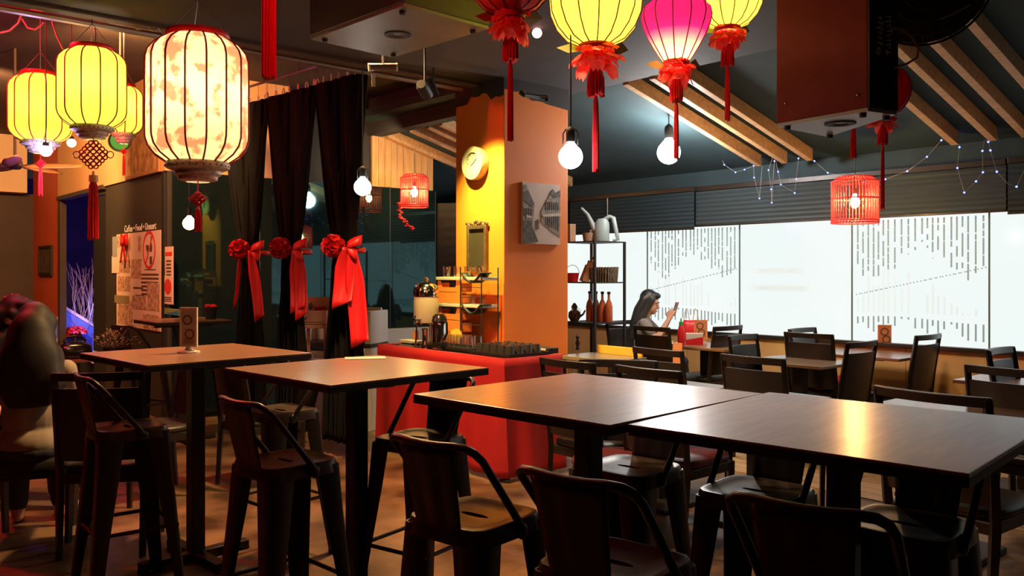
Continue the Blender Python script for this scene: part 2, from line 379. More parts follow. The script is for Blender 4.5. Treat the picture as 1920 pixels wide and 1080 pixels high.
# pillar
m = wl_mb(); m.bx(1.76, 2.405, -3.08, -2.36, 0, CEILH); pil = struct(m.build('pillar', M_orange, smooth=0, bevel=.006))
m = wl_mb()
rnd = random.Random(3)
for (fx, a0, a1) in (('d', 1.755, 2.41), ('s', -3.085, -2.355)):      # ragged black ceiling paint runs down the pillar top
    n = 12; pts = [(a0+(a1-a0)*k/n, (2.90+rnd.uniform(-.012, .012) + (.035 if 3 < k < 9 else -.02)) if fx == 'd' else 2.935-.055*(k > 4)-.02*(k > 8)+rnd.uniform(-.01, .01)) for k in range(n+1)]
    poly = pts+[(a1, CEIL+.05), (a0, CEIL+.05)]
    if fx == 'd': m.ext([(q[0], -3.083, q[1]) for q in poly], (0, -.003, 0))
    else: m.ext([(2.407, q[0], q[1]) for q in poly], (.003, 0, 0))
m.build('paint_edge', M_ceil, pil, smooth=0)
# glass partition (dark) at s = SG
SG = -.82
M_dglass = mat('dark_glass', (.006, .012, .013), .03, spec=.75)
M_dglass.node_tree.nodes['Principled BSDF'].inputs['Specular Tint'].default_value = (.36, .80, .84, 1)
ds = [1.45, 2.10, 2.86, 3.70, 4.6]
for i in range(4):
    w = struct(bpy.data.objects.new(f'window_{20+i}', None)); COL.objects.link(w)
    m = wl_mb(); m.bx(SG-.02, SG, -ds[i+1]+.004, -ds[i]-.004, .80 if i < 2 else .05, 2.44); m.build('pane', M_dglass, w, smooth=0)
    m = wl_mb(); m.bx(SG-.03, SG+.002, -ds[i]-.004, -ds[i]+.004, .05, 2.44); m.build('joint', mat('glass_joint', (.05, .06, .06), .4), w, smooth=0)
m = wl_mb(); m.bx(SG-.04, SG+.10, -2.86, -1.45, 0, .80); struct(m.build('wall_low', M_white, smooth=0, bevel=.006))
m = wl_mb(); m.bx(SG-.12, SG-.06, -4.66, -1.45, 0, CEILH)
wg = struct(m.build('wall_glass', M_blk, smooth=0))
# pine cladding above the glass: separate boards
d = 1.47
DP = 2.30
while d < DP:
    m = wl_mb(); zt = min(2.545+.267*d, CEILH)-.03 if d < 2.2 else CEILH
    m.bx(SG-.055, SG-.02, -d-.083, -d-.002, 2.45, zt); m.build('board', M_plank, wg, smooth=0); d += .086
m = wl_mb(); m.bx(SG-.055, SG-.02, -4.62, -3.35, 2.45, CEILH); m.build('fascia_panel', M_tan, wg, smooth=0)
# sign wall: charcoal board, doorway, red wall, left wall
m = wl_mb(); m.bx(-2.90, SG-.02, -4.64, -4.56, 0, 2.45); wb = struct(m.build('wall_sign', M_blkwall, smooth=0))
m = wl_mb(); m.bx(-3.48, -2.902, -4.62, -4.57, 0, 2.36); dr = struct(m.build('door_1', M_blk, smooth=0, bevel=.004))
m = wl_mb(); m.bx(-3.48, -2.902, -4.63, -4.56, 2.37, 2.43); m.build('door_rail', M_blkwall, dr, smooth=0)
m = wl_mb(); m.bx(-5.05, SG-.02, -4.66, -4.5, 2.45, CEILH); struct(m.build('wall_upper', M_tan, smooth=0))
m = wl_mb(); m.bx(-5.05, -2.9, -4.68, -4.60, 2.42, 2.47); m.bx(-5.05, -4.93, -4.66, -4.58, 0, 2.42); struct(m.build('trim_4', M_dkwall, smooth=0))
m = wl_mb(); m.bx(-6.7, -5.05, -4.62, -4.57, 0, CEILH); struct(m.build('wall_red', M_redwall, smooth=0))
m = wl_mb(); m.bx(-6.9, -6.7, -12, -4.4, 0, 2.62); struct(m.build('wall_left', M_dkwall, smooth=0))
m = wl_mb(); m.bx(-6.9, -6.45, -12, -4.75, 2.62, CEILH); struct(m.build('wall_left_upper', M_cream, smooth=0))
# dark yard behind the doorway
m = wl_mb(); m.bx(-8.3, -1.0, -1.9, -1.8, 0, 3.0); struct(m.build('wall_yard', mat('yard_dark', (.03, .02, .05), .7, (.06, .04, .09), 3), smooth=0))
m = wl_mb(); m.bx(-8.3, -8.2, -4.6, -1.8, 0, 3.0); struct(m.build('wall_yard_end', MATS['yard_dark'], smooth=0))
m = wl_mb(); m.bx(-1.25, -1.2, -4.5, -1.8, 0, 3.0); struct(m.build('wall_yard_side', M_blk, smooth=0))
m = wl_mb(); m.bx(9.2, 9.3, -12, 0, 0, CEIL); struct(m.build('wall_right', M_dkwall, smooth=0))
m = wl_mb(); m.bx(-7, 9.3, -12.1, -12, 0, CEILH); struct(m.build('wall_back', M_dkwall, smooth=0))
# ------------------------------------------------------------------ bar tables
def bar_table(c, size, ang, label, base_rot=0.0):
    t = thing('bar_table', label, 'table', (c[0], c[1], 0), math.radians(ang), 'high square tables')
    h = size/2
    m = MB(); m.box((0, 0, 1.0465), (size, size, .007)); m.build('tabletop', M_top, t, smooth=0, bevel=.0015)
    m = MB(); m.box((0, 0, 1.031), (size, size, .024)); m.build('edge_band', M_edge, t, smooth=0, bevel=.002)
    m = MB(); m.box((0, 0, 1.011), (.40, .40, .016)); m.box((0, 0, .998), (.46, .05, .02)); m.box((0, 0, .998), (.05, .46, .02)); m.build('support_plate', M_edge, t, smooth=0, bevel=.002)
    m = MB(); m.box((0, 0, .520), (.07, .07, .94)); m.build('post', M_metal, t, smooth=0, bevel=.004)
    for k in range(2):
        m = MB(); R = Matrix.Rotation(base_rot+k*PI/2, 3, 'Z')
        m.box((0, 0, .03+.002*k), (.56, .06, .035), R)
        for sx in (-1, 1): m.box(R @ Vector((sx*.265, 0, .007)), (.04, .05, .014), R)
        m.build('base_bar', M_metal, t, smooth=0, bevel=.004)
    return t
bar_table((.2575, 2.877), .835, 45.5, 'left one of the two joined high brown tables, nearest the camera')
bar_table((.9035, 2.325), .835, 47.5, 'right one of the two joined high brown tables, running off the right edge')
bar_table((-.665, 3.655), .80, 45.5, 'high square table before the red counter with a leaflet on top')
bar_table((-1.605, 4.33), .83, 45.5, 'high square table at the left with a white menu stand on it')
bar_table((-2.84, 7.35), .62, 40, 'high dark table against the glass wall with a bucket of red flowers')

# ------------------------------------------------------------------ metal bar stools
def stool_parts(t):
    zs = .755
    lv = [rsq(.150, 40, 6), rsq(.152, 40, 6), rsq(.136, 40, 5), rsq(.120, 40, 4.5)]
    L = [[(x, y, zs-.050) for x, y in rsq(.156, 40, 6)], [(x, y, zs-.012) for x, y in lv[1]], [(x*.985, y*.985, zs-.002) for x, y in lv[0]],
         [(x, y, zs) for x, y in lv[2]], [(x, y, zs-.006) for x, y in lv[3]], [(x*.7, y*.55, zs-.008) for x, y in lv[3]]]
    slot = [(.052*math.cos(2*PI*(i+.5)/40), .014*math.sin(2*PI*(i+.5)/40)) for i in range(40)]
    L += [[(x, y, zs-.009) for x, y in slot], [(x*.96, y*.9, zs-.022) for x, y in slot]]
    m = MB(); m.loops(L); m.build('seat', M_seatm, t, smooth=35)
    def leg(sx, sy):
        m = MB(); rows = []
        for z, w, o in ((.735, .098, .148), (.55, .082, .160), (.30, .060, .180), (.02, .042, .204)):
            a = .018; pr = [(-w, 0), (-a, 0), (-a*.3, -a*.3), (0, -a), (0, -w)]
            ou = [(o*sx+px*sx, o*sy+py*sy, z) for px, py in pr]; th = .004
            inn = [(o*sx+(px-(th if px > -w+1e-6 or True else 0))*sx, o*sy+(py-th)*sy, z) for px, py in reversed(pr)]
            rows.append(ou+inn)
        m.loops(rows, True, True); return m
    for sx in (-1, 1):
        for sy in (-1, 1):
            l = leg(sx, sy).build('leg', M_metal, t, smooth=50)
            m = MB(); m.box((.190*sx, .190*sy, .011), (.036, .036, .022)); m.build('rubber_foot', M_blk, l, smooth=0, bevel=.004)
    zf = .30; r = .176
    for k in range(4):
        R = Matrix.Rotation(k*PI/2, 3, 'Z'); m = MB(); m.tube([R @ Vector((-r, -r+.006, zf)), R @ Vector((r, -r+.006, zf))], .009, 8); m.build('footrest_bar', M_metal, t)
    # hoop of the backrest
    half = [(.152, .035, .705), (.160, .02, .74), (.163, -.08, .865), (.166, -.150, .950), (.160, -.176, .975), (.140, -.188, .987), (.105, -.196, .990), (.05, -.203, .987), (0, -.205, .986)]
    pts = half+[(-x, y, z) for x, y, z in reversed(half[:-1])]
    m = MB(); m.tube(pts, .0115, 10); m.build('back_hoop', M_metal, t)
    for sx in (-1, 1):
        m = MB(); m.ell((sx*.158, .028, .722), (.012, .022, .024), 10, 6); m.build('hoop_bracket', M_metal, t)
    m = MB(); rows = []
    for k in range(9):
        q = k/8; z = .735+q*.250; y = -.148-.055*q; w = .085+.022*q
        row = []
        for j in range(13):
            x = -w+2*w*j/12; e = .004*(1 if j in (3, 4, 8, 9) and 0 < k < 8 else 0); row.append((x, y-.012*(1-(x/w)**2)*(q*.6+.3)+e, z))
        rows.append(row)
    m.grid(rows); m.build('back_splat', M_metal, t, solid=.004, fix=False)
def stool(c, d, label, first=[]):
    rz = face(*d)
    if not first:
        t = thing('bar_stool', label, 'stool', (c[0], c[1], 0), rz, 'black metal bar stools'); stool_parts(t); first.append(t); return t
    return dup(first[0], (c[0], c[1], 0), rz, label)
nd = (.64, .77); fd = (-.66, -.75)
stool((-.11, 2.51), nd, 'black metal stool at the front, first from the left at the joined tables')
stool((.255, 2.10), nd, 'black metal stool at the front, its seat cut by the bottom edge')
stool((.70, 1.87), (.60, .80), 'black metal stool nearest the bottom right, only its curved backrest showing')
stool((-.86, 3.24), (.70, .72), 'black metal stool tucked under the near side of the leaflet table')
stool((-1.78, 3.95), (.78, .63), 'black metal stool with orange lit seat, under the menu stand table')
stool((-1.20, 4.42), fd, 'black metal stool between the two left tables, seat lit brown')
stool((-.40, 3.69), (-.56, -.83), 'black metal stool standing before the red cloth, back to the counter')
stool((.43, 3.13), fd, 'black metal stool under the joined tables, pale shining seat by the post')
stool((.80, 2.79), fd, 'black metal stool with the large shining seat, under the middle of the joined tables')
stool((1.12, 2.42), (-.70, -.72), 'black metal stool under the right joined table, seat beside the right post')
stool((-3.28, 7.55), (.5, .86), 'black metal stool far back beside the poster wall')

# ------------------------------------------------------------------ dining chairs
def chair_parts(t, pad=M_pad):
    def arc(x, z):                                  # plan curve and rake of the backrest
        return -.205-.030*(1-(x/.21)**2)-.075*max(0, (z-.45))/.5
    for sx in (-1, 1):
        m = MB(); m.tube([(sx*.19, .19, 0), (sx*.195, .19, .43)], [.017, .024], 4); m.build('leg', M_chair, t, smooth=0)
        m = MB(); pts = [(sx*.200, -.235, 0), (sx*.205, -.205, .42), (sx*.208, -.225, .62), (sx*.210, arc(.21, .93), .945)]
        m.tube(pts, [.017, .023, .021, .019], 4); m.build('leg', M_chair, t, smooth=0)
    m = MB(); m.box((0, -.005, .405), (.41, .41, .055)); m.build('seat_frame', M_chair, t, smooth=0, bevel=.006)
    m = MB(); m.loops([[(x, y, z) for x, y in rsq(h, 32, 5)] for h, z in ((.205, .434), (.214, .445), (.214, .462), (.200, .474), (.12, .480), (.02, .482))], True, True); m.build('seat', pad, t, smooth=60)
    def slab(z0, z1, w, th, nz=3):
        rows = []
        for k in range(nz+1):
            z = z0+(z1-z0)*k/nz; rows.append([(-w+2*w*j/12, arc(-w+2*w*j/12, z), z) for j in range(13)])
        m = MB(); f = [[(x, y-th/2, z) for x, y, z in r] for r in rows]; b = [[(x, y+th/2, z) for x, y, z in r] for r in rows]
        ring = [f[k]+b[k][::-1] for k in range(nz+1)]; m.loops(ring, True, True); return m
    slab(.912, .955, .222, .026, 1).build('top_rail', M_chair, t, smooth=40, bevel=.003)
    slab(.50, .874, .200, .014).build('back_panel', M_chair, t, smooth=40)
CHAIRS = {}
def chair(c, d, label, k=1.0, pad=None):
    key = 'red' if pad else 'blk'; rz = face(*d)
    if key not in CHAIRS:
        t = thing('dining_chair', label, 'chair', (c[0], c[1], 0), rz, 'dark wooden dining chairs'); chair_parts(t, pad or M_pad); CHAIRS[key] = t
    else: t = dup(CHAIRS[key], (c[0], c[1], 0), rz, label)
    t.scale = (k, k, 1); return t
def chair_at(px, py, d, label, k=1.0, pad=None):    # px, py: middle of the top rail
    p = onz(px, py, .955); v = Vector((d[0], d[1])).normalized(); return chair((p.x+v.x*.30, p.y+v.y*.30), d, label, k, pad)
wd_ = (.7582, .652); ud_ = (.652, -.7582); mud_ = (-.652, .7582)           # towards the window, along the window to the right
M_maroon = mat('maroon_vinyl', (.10, .012, .02), .5)
chair_at(1057, 675, wd_, 'dark slatted chair right of the red counter, red showing through its slot')
chair_at(1209, 690, wd_, 'dark curved-rail chair in front of the orange menu card', 1.0, M_maroon)
chair_at(1228, 654, (.80, .60), 'dark chair with an orange menu card leaning on its backrest')
chair_at(1218, 612, (.78, .62), 'dark chair in front of the seated woman, back towards the room')
chair_at(1160, 601, ud_, 'dark chair the woman in grey sits on')
chair_at(1406, 668, (.76, .65), 'broad backed chair behind the middle of the joined tables')
chair_at(1369, 611, mud_, 'dark chair right of the tissue box table, backrest edge-on')
chair_at(1383, 627, ud_, 'dark chair with blue sheen before the tissue box table', .9)
chair_at(1500, 615, ud_, 'dark chair left of the table with the menu stand by the window')
chair_at(1622, 640, mud_, 'tall dark chair in front of the window menu stand, back to it', 1.0, M_maroon)
chair_at(1746, 627, mud_, 'tall dark chair right of the window menu stand')
chair_at(1869, 652, ud_, 'small dark chair by the wainscot, far right')
chair_at(1885, 690, (.82, .57), 'dark chair at the far right edge with square slot backrest')
chair_at(1745, 733, (.80, .60), 'dark chair right behind the joined tables with long curved top rail', 1.12)
chair((-2.13, 4.58), (-.15, .98), 'dark chair right of the woman with long hair, its back to the camera')
chair((-2.35, 5.55), (-.75, -.66), 'dark chair facing the camera behind the orange lit stool')
chair((-1.72, 5.9), (.7, .7), 'dark padded chair in the gloom between the two left tables')
ps = thing('padded_stool', 'low black padded stool the long haired woman sits on', 'stool', (-2.62, 4.70, 0), .4)
m = MB(); m.loops([[(x, y, z) for x, y in rsq(h, 32, 5)] for h, z in ((.20, .40), (.222, .41), (.222, .45), (.20, .468), (.02, .472))], True, True); m.build('seat', M_pad, ps, smooth=60)
m = MB(); m.box((0, 0, .38), (.40, .40, .04)); m.build('seat_frame', M_chair, ps, smooth=0, bevel=.004)
for sx in (-1, 1):
    for sy in (-1, 1):
        m = MB(); m.tube([(sx*.17, sy*.17, 0), (sx*.18, sy*.18, .37)], [.018, .024], 4); m.build('leg', M_chair, ps, smooth=0)
chair((.55, 4.62), (-.2, -.98), 'dark chair with red seat pad under the joined tables', 1.0, M_maroon)

# ------------------------------------------------------------------ dining tables
def dining_table(c, sx, sy, ang, label, top=M_top, h=.74):
    t = thing('dining_table', label, 'table', (c[0], c[1], 0), ang, 'low dining tables')
    m = MB(); m.box((0, 0, h-.012), (sx, sy, .024)); m.build('tabletop', top, t, smooth=0, bevel=.003)
    m = MB(); m.box((0, 0, h-.032), (sx*.6, sy*.6, .016)); m.build('support_plate', M_edge, t, smooth=0)
    m = MB(); m.box((0, 0, .365), (.09, .09, .69)); m.build('post', M_edge, t, smooth=0, bevel=.004)
    m = MB(); m.box((0, 0, .015), (.45, .45, .03)); m.build('base', M_edge, t, smooth=0, bevel=.006)
    return t
M_topw = mat('laminate_pale', (.16, .12, .10), .22, (.20, .15, .12), 5, spec=.6)
def dt_at(px, py, sx, sy, label, ang=WROT, z=.74, top=M_top):
    p = onz(px, py, z); return dining_table((p.x, p.y), sx, sy, ang, label, top, z)
dt_at(1325, 647, .80, .56, 'dark table by the window carrying red bag, sauce bottle and tissue box', z=.76)
dt_at(1500, 676, .72, .60, 'glossy table reflecting the window, in front of the first window table', top=M_topw)
dt_at(1613, 661, .95, .60, 'window side table carrying the tall orange menu stand', z=.765)
dt_at(1925, 714, .70, .60, 'dark table cut by the right edge of the picture')
dt_at(1235, 722, .70, .62, 'pale topped table just behind the left joined table', top=M_topw)
dt_at(1420, 742, .62, .55, 'pale topped table behind the middle of the joined tables', top=M_topw)
dt_at(1770, 768, .70, .6, 'pale topped table behind the right joined table', top=M_topw)
dt_at(120, 668, .80, .7, 'dark table in the left corner with handbag and plant')

# ------------------------------------------------------------------ counter with red cloth
cs0, cs1, cd0, cd1 = 1.50, 3.14, 3.12, 3.70
ct = thing('counter', 'low black counter standing before the orange pillar under the red cloth', 'counter', WL(2.32, 3.41, 0), WROT)
cw, cdp, chh = 1.62, .56, .85
m = MB(); m.box((0, 0, chh-.012), (cw, cdp, .024)); m.build('tabletop', M_blkgl, ct, smooth=0, bevel=.003)
for sx in (-1, 1):
    for sy in (-1, 1):
        m = MB(); m.box((sx*(cw/2-.06), sy*(cdp/2-.06), .413), (.05, .05, .826)); m.build('leg', M_blk, ct, smooth=0)
tc = thing('tablecloth', 'bright red cloth hanging over the counter front down to the floor', 'tablecloth', WL(2.32, 3.41, 0), WROT)
per = []; hx, hy = cw/2+.012, cdp/2+.012
seq = [(-hx, hy*.2), (-hx, -hy), (hx, -hy), (hx, hy)]
for a, b in zip(seq[:-1], seq[1:]):
    n = int((Vector(b)-Vector(a)).length/.025)
    for k in range(n): per.append((Vector(a).lerp(Vector(b), k/n), (Vector(b)-Vector(a)).normalized()))
rows = []
for i in range(16):
    q = i/15; row = []
    for j, (p, dr_) in enumerate(per):
        out = Vector((dr_.y, -dr_.x)); s = j*.025
        f = q*(.020*math.sin(s*11)+.014*math.sin(s*23+1)+.03)+ .07*q*math.exp(-((s-2.15)/.10)**2)
        p2 = p+out*f; row.append((p2.x, p2.y, chh+.004-q*(chh-.03)))
    rows.append(row)
m = MB(); m.grid(rows); m.build('hanging_drop', M_red, tc, smooth=60, solid=.004, fix=False)
m = MB(); m.bx(-hx, hx, -hy-.002, -hy+.045, chh+.001, chh+.005); m.bx(hx-.045, hx+.002, -hy+.045, hy, chh+.001, chh+.005); m.build('top_border', M_red, tc, smooth=0)

CT = .856
def on_counter(s, d): return WL(s, d, CT)
# trays
def tray(c, sx, sy, ang, label, matl=M_blk):
    t = thing('tray', label, 'tray', c, ang)
    m = MB(); m.box((0, 0, .004), (sx, sy, .008)); m.build('base', matl, t, smooth=0)
    m = MB()
    for k in (-1, 1): m.box((0, k*(sy/2-.004), .014), (sx, .008, .02)); m.box((k*(sx/2-.004), 0, .014), (.008, sy-.018, .02))
    m.build('rim', matl, t, smooth=0); return t
SG0 = wall_s(822, 3.46); tray(on_counter(SG0+.24, 3.46), .62, .22, WROT, 'flat black tray of upturned glasses at the left of the counter')
tray(on_counter(2.885, 3.44), .46, .38, WROT, 'black tray of dark cups at the right of the counter')
# glasses
def glass_mesh(name, r0, r1, h, m_, inv=False, n=14):
    m = MB(); pr = [(0, 0), (r0, 0), (r0+.001, .003), (r1, h), (r1-.0025, h), (r0-.002, .008), (0, .008)]
    if inv: pr = [(r, h-z) for r, z in pr]
    m.lathe(pr, n); return m.mesh(name, m_, 50)
gm_inv = glass_mesh('tumbler', .026, .033, .105, M_glass, True); gm_up = glass_mesh('tumbler', .026, .033, .085, M_glass); gm_cup = glass_mesh('cup', .028, .038, .07, M_cup, True)
ORD = ('first', 'second', 'third', 'fourth', 'fifth', 'sixth', 'seventh')
def puts(name, me, pts, label, cat, group, rows, nc=7):
    for i, p in enumerate(pts):
        label_ = label % (ORD[i % nc], rows[i//nc])
        o = bpy.data.objects.new(name, me); COL.objects.link(o); o.location = p; o.rotation_euler = (0, 0, random.uniform(0, 6)); tag(o, label_, cat, group)
puts('tumbler', gm_inv, [WL(SG0+.079*i+.01*(j % 2), 3.51-.078*j, CT+.009) for j in range(2) for i in range(7)], 'upturned clear tumbler, %s from the left in the %s row of the flat tray', 'glass', 'tumblers on the counter tray', ('front', 'back'))
puts('cup', gm_cup, [WL(2.72+.082*i, 3.57-.085*j, CT+.009) for j in range(4) for i in range(5)], 'dark upturned cup, %s from the left in the %s row on the right tray', 'cup', 'dark cups on the right tray', ('front', 'second', 'third', 'back'), 5)
# organizer rack in front of the pillar
og = thing('counter_organizer', 'two-tier wire organizer with orange drawers before the pillar', 'organizer', WL(2.085, 3.22, CT), WROT)
ow, od = .62, .17
for z in (.33, .55):
    m = MB(); m.box((0, 0, z), (ow, od, .026)); m.build('shelf', M_white, og, smooth=0, bevel=.003)
for sx in (-1, .12, 1):
    for sy in (-1, 1):
        if sx == .12 and sy == 1: continue
        m = MB(); m.cyl((sx*ow/2, sy*od/2, 0), (sx*ow/2, sy*od/2, .64 if sx > 0 else .58), .0055, n=6); m.build('rod', M_blk, og)
for k, z in enumerate((.05, .19, .40, .47)):
    pass
def drawer(z0, z1, cut):
    m = MB(); x0, x1, y = -ow/2+.012, .02, -od/2+.012
    if cut:
        zc = z1-.055; xa, xb = x0+.06, x1-.07
        poly = [(x0, y, z0), (x1, y, z0), (x1, y, z1), (xb+.03, y, z1), (xb, y, zc), (xa, y, zc), (xa-.03, y, z1), (x0, y, z1)]
    else: poly = [(x0, y, z0), (x1, y, z0), (x1, y, z1), (x0, y, z1)]
    m.ext(poly, (0, .012, 0)); m.bx(x0, x1, y+.012, y+.12, z0, z0+.008); m.bx(x0, x0+.006, y+.012, y+.12, z0, z1-.02); m.bx(x1-.006, x1, y+.012, y+.12, z0, z1-.02)
    return m
M_draw = mat('drawer_orange', (.80, .24, .05), .5)
for z0, z1, c in ((.004, .105, 0), (.11, .205, 0), (.21, .312, 1), (.347, .435, 0), (.44, .532, 1)):
    drawer(z0, z1, c).build('drawer', M_draw, og, smooth=0)
for z in (.09, .18, .27, .40, .48):
    m = MB(); m.cyl((.12*ow/2, -od/2, z), (ow/2, -od/2, z), .003, n=5); m.build('crossbar', M_blk, og)
for z in (.295, .545):
    rows = [[(.06+.27*i/12, -od/2-.012+yy, z+.05-.075*math.sin(PI*min(1, i/11))) for yy in (0, .10)] for i in range(13)]
    m = MB(); m.grid(rows); m.build('sling', M_blk, og, solid=.012, fix=False)
puts('tumbler', gm_up, [WL(1.86+.072*i, 3.25-.06*(i % 2), CT+.566) for i in range(7)], 'clear tumbler, %s from the left on the %s tier of the organizer', 'glass', 'tumblers on the organizer top', ('top',))
puts('tumbler', gm_up, [WL(1.94+.066*i, 3.25-.06*(i % 2), CT+.346) for i in range(6)], 'clear tumbler, %s from the left on the %s tier of the organizer', 'glass', 'tumblers on the organizer middle tier', ('middle',))
# drink dispenser
p = P(799, 612, 6.95); p.z = CT
dp = thing('drink_dispenser', 'glass drink dispenser with domed chrome lid on the counter', 'dispenser', p, WROT)
m = MB()
for a in range(3): m.cyl((.085*math.cos(a*2.1), .085*math.sin(a*2.1), 0), (.075*math.cos(a*2.1), .075*math.sin(a*2.1), .18), .006, n=6)
m.lathe([(.095, .178), (.1, .18), (.1, .192), (.095, .194)], 24); m.build('stand', M_chrome, dp)
m = MB(); m.lathe([(0, .195), (.098, .195), (.102, .21), (.102, .40), (.098, .41), (0, .41)], 28); m.build('tank', mat('cloudy_water', (.50, .40, .30), .15, (.44, .34, .25), 4), dp)
m = MB(); m.lathe([(.104, .405), (.106, .425), (.104, .455), (.092, .49), (.065, .515), (.02, .525), (.012, .53), (.02, .545), (.012, .56), (0, .562)], 28); m.build('lid', M_chrome, dp)
m = MB(); m.cyl((.05, -.09, .225), (.05, -.15, .225), .012); m.cyl((.05, -.14, .20), (.05, -.14, .255), .007); m.build('tap', M_chrome, dp)
# vacuum jug
p = P(824, 648, 6.70); p.z = CT
jg = thing('vacuum_jug', 'black vacuum jug with steel body beside the dispenser', 'jug', p, WROT)
m = MB(); m.lathe([(0, 0), (.058, 0), (.06, .01), (.06, .19), (.055, .21)], 24); m.build('body', M_chrome, jg)
m = MB(); m.lathe([(.061, .01), (.0625, .015), (.0625, .05), (.061, .055)], 24); m.build('lower_band', M_blkgl, jg); m = MB(); m.lathe([(.056, .205), (.062, .215), (.055, .25), (.035, .275), (0, .28)], 24); m.build('lid', M_blkgl, jg)
m = MB(); m.tube([(.058, 0, .22), (.095, 0, .21), (.10, 0, .13), (.062, 0, .08)], .009); m.build('handle', M_blkgl, jg)
m = MB(); m.tube([(-.05, 0, .235), (-.085, 0, .25)], [.014, .008]); m.build('spout', M_blkgl, jg)
m = MB(); m.lathe([(0, 0), (.05, 0), (.05, .008), (0, .008)], 20, c=(0.03, -.075, .10), ax=Matrix.Rotation(PI/2, 3, 'X'))
o = m.build('lemon_tag', mat('lemon_yellow', (.75, .50, .06), .5), None); 
o.name = 'round_sign'; o.location = P(849, 640, 6.9); o.location.z = CT; tag(o, 'round yellow tag behind the black jug', 'sign')
bsx = MB(); bsx.lathe([(0, 0), (.03, 0), (.032, .03), (.022, .05), (.022, .14), (.026, .145), (.026, .16), (0, .16)], 16)
o = bsx.build('steel_shaker', M_chrome); o.location = P(797, 652, 6.72); o.location.z = CT; tag(o, 'steel cup stack in front of the drink dispenser', 'cup')
sg = thing('counter_sign', 'small orange card sign on the left end of the counter', 'sign', P(779, 640, 7.0), WROT); sg.location.z = CT
m = MB(); m.box((0, 0, .085), (.075, .006, .075)); m.build('card', mat('card_orange', (.78, .33, .12), .6), sg, smooth=0)
m = MB(); m.box((0, 0, .01), (.05, .04, .02)); m.cyl((0, 0, .02), (0, 0, .05), .004, n=6); m.build('holder', M_blk, sg)
bk = MB(); bk.box((0, 0, .012), (.26, .10, .024)); o = bk.build('napkin_box', M_white, bevel=.003); o.location = WL(1.60, 3.42, CT); o.rotation_euler.z = WROT; tag(o, 'flat white box lying at the left rear of the counter', 'box')
# small wooden side table right of the counter
p = onz(1128, 668, .76)
st = thing('side_table', 'small wooden table right of the red counter with raised yellow edge', 'table', (p.x, p.y, 0), WROT)
m = MB(); m.box((0, 0, .745), (.62, .42, .03)); m.build('tabletop', M_topw, st, smooth=0, bevel=.003)
m = MB(); m.box((.02, .20, .795), (.50, .018, .07)); m.build('raised_edge', mat('yellow_board', (.72, .40, .07), .5), st, smooth=0, bevel=.003)
for sx in (-1, 1):
    for sy in (-1, 1):
        m = MB(); m.box((sx*.28, sy*.18, .365), (.045, .045, .73)); m.build('leg', M_chair, st, smooth=0)
cb = thing('cutlery_box', 'long black cutlery box behind the dark cups at the pillar foot', 'box', WL(2.86, 3.16, CT), WROT)
m = MB(); m.box((0, 0, .02), (.42, .10, .04)); m.build('body', M_blk, cb, smooth=0, bevel=.003)
m = MB(); m.box((.0, -.052, .03), (.36, .004, .016)); m.build('label_strip', M_white, cb, smooth=0)

# ------------------------------------------------------------------ display shelf behind the pillar
SS0, SS1, SD0, SD1 = 1.42, 1.90, 1.05, 1.50
sh = thing('metal_shelf', 'black metal shelf with watering can on top, in front of the window', 'shelf', WL((SS0+SS1)/2, (SD0+SD1)/2, 0), WROT)
sw, sd_ = (SS1-SS0)/2, (SD1-SD0)/2
SHZ = (.96, 1.36, 1.765)
for z in (.35,)+SHZ:
    m = MB(); m.box((0, 0, z-.006), (2*sw, 2*sd_, .012)); m.build('shelf_board', M_blk, sh, smooth=0)
for sx in (-1, 1):
    for sy in (-1, 1):
        m = MB(); m.box((sx*(sw-.01), sy*(sd_-.01), .88), (.022, .022, 1.76)); m.build('post', M_blk, sh, smooth=0)
def on_shelf(s, d, k): return WL(s, d, SHZ[k]+.001)
wc = thing('watering_can', 'pale grey-green long-spout watering can on the metal shelf top', 'watering can', on_shelf(1.72, 1.22, 2), math.radians(-18))
MW = mat('can_sage', (.22, .29, .30), .45)
m = MB(); m.loops([[(a*.085*math.cos(2*PI*j/20)+ox, b*.06*math.sin(2*PI*j/20), z) for j in range(20)] for a, b, ox, z in ((.92, .9, 0, 0), (1, 1, 0, .01), (.94, .95, .005, .12), (.86, .8, .01, .19), (.55, .6, .015, .23), (.12, .1, .02, .235))], True, True); m.build('body', MW, wc, smooth=60)
m = MB(); m.tube([(-.06, 0, .12), (-.10, 0, .20), (-.14, 0, .28), (-.205, 0, .345)], [.034, .024, .017, .012], 10); m.build('spout', MW, wc, smooth=60)
m = MB(); m.tube([(.03, 0, .222), (.09, 0, .25), (.125, 0, .235), (.15, 0, .12), (.17, 0, .02), (.12, 0, .01)], [.02, .022, .024, .022, .02, .014], 10); m.build('handle', MW, wc, smooth=60)
pt = MB(); pt.lathe([(0, 0), (.05, 0), (.065, .09), (.06, .09), (.048, .01), (0, .01)], 20)
o = pt.build('plant_pot', mat('clay_brown', (.22, .13, .08), .7)); o.location = on_shelf(1.60, 1.28, 2); tag(o, 'brown clay pot behind the watering can', 'pot')
fr = MB(); fr.bx(-.08, .08, -.008, .008, 0, .012); fr.bx(-.08, .08, -.008, .008, .12, .132); fr.bx(-.08, -.068, -.008, .008, .012, .12); fr.bx(.068, .08, -.008, .008, .012, .12)
o = fr.build('picture_frame', M_white, bevel=.002, smooth=0); o.location = on_shelf(1.55, 1.12, 2); o.rotation_euler.z = WROT; tag(o, 'empty white picture frame standing on the shelf top', 'frame')
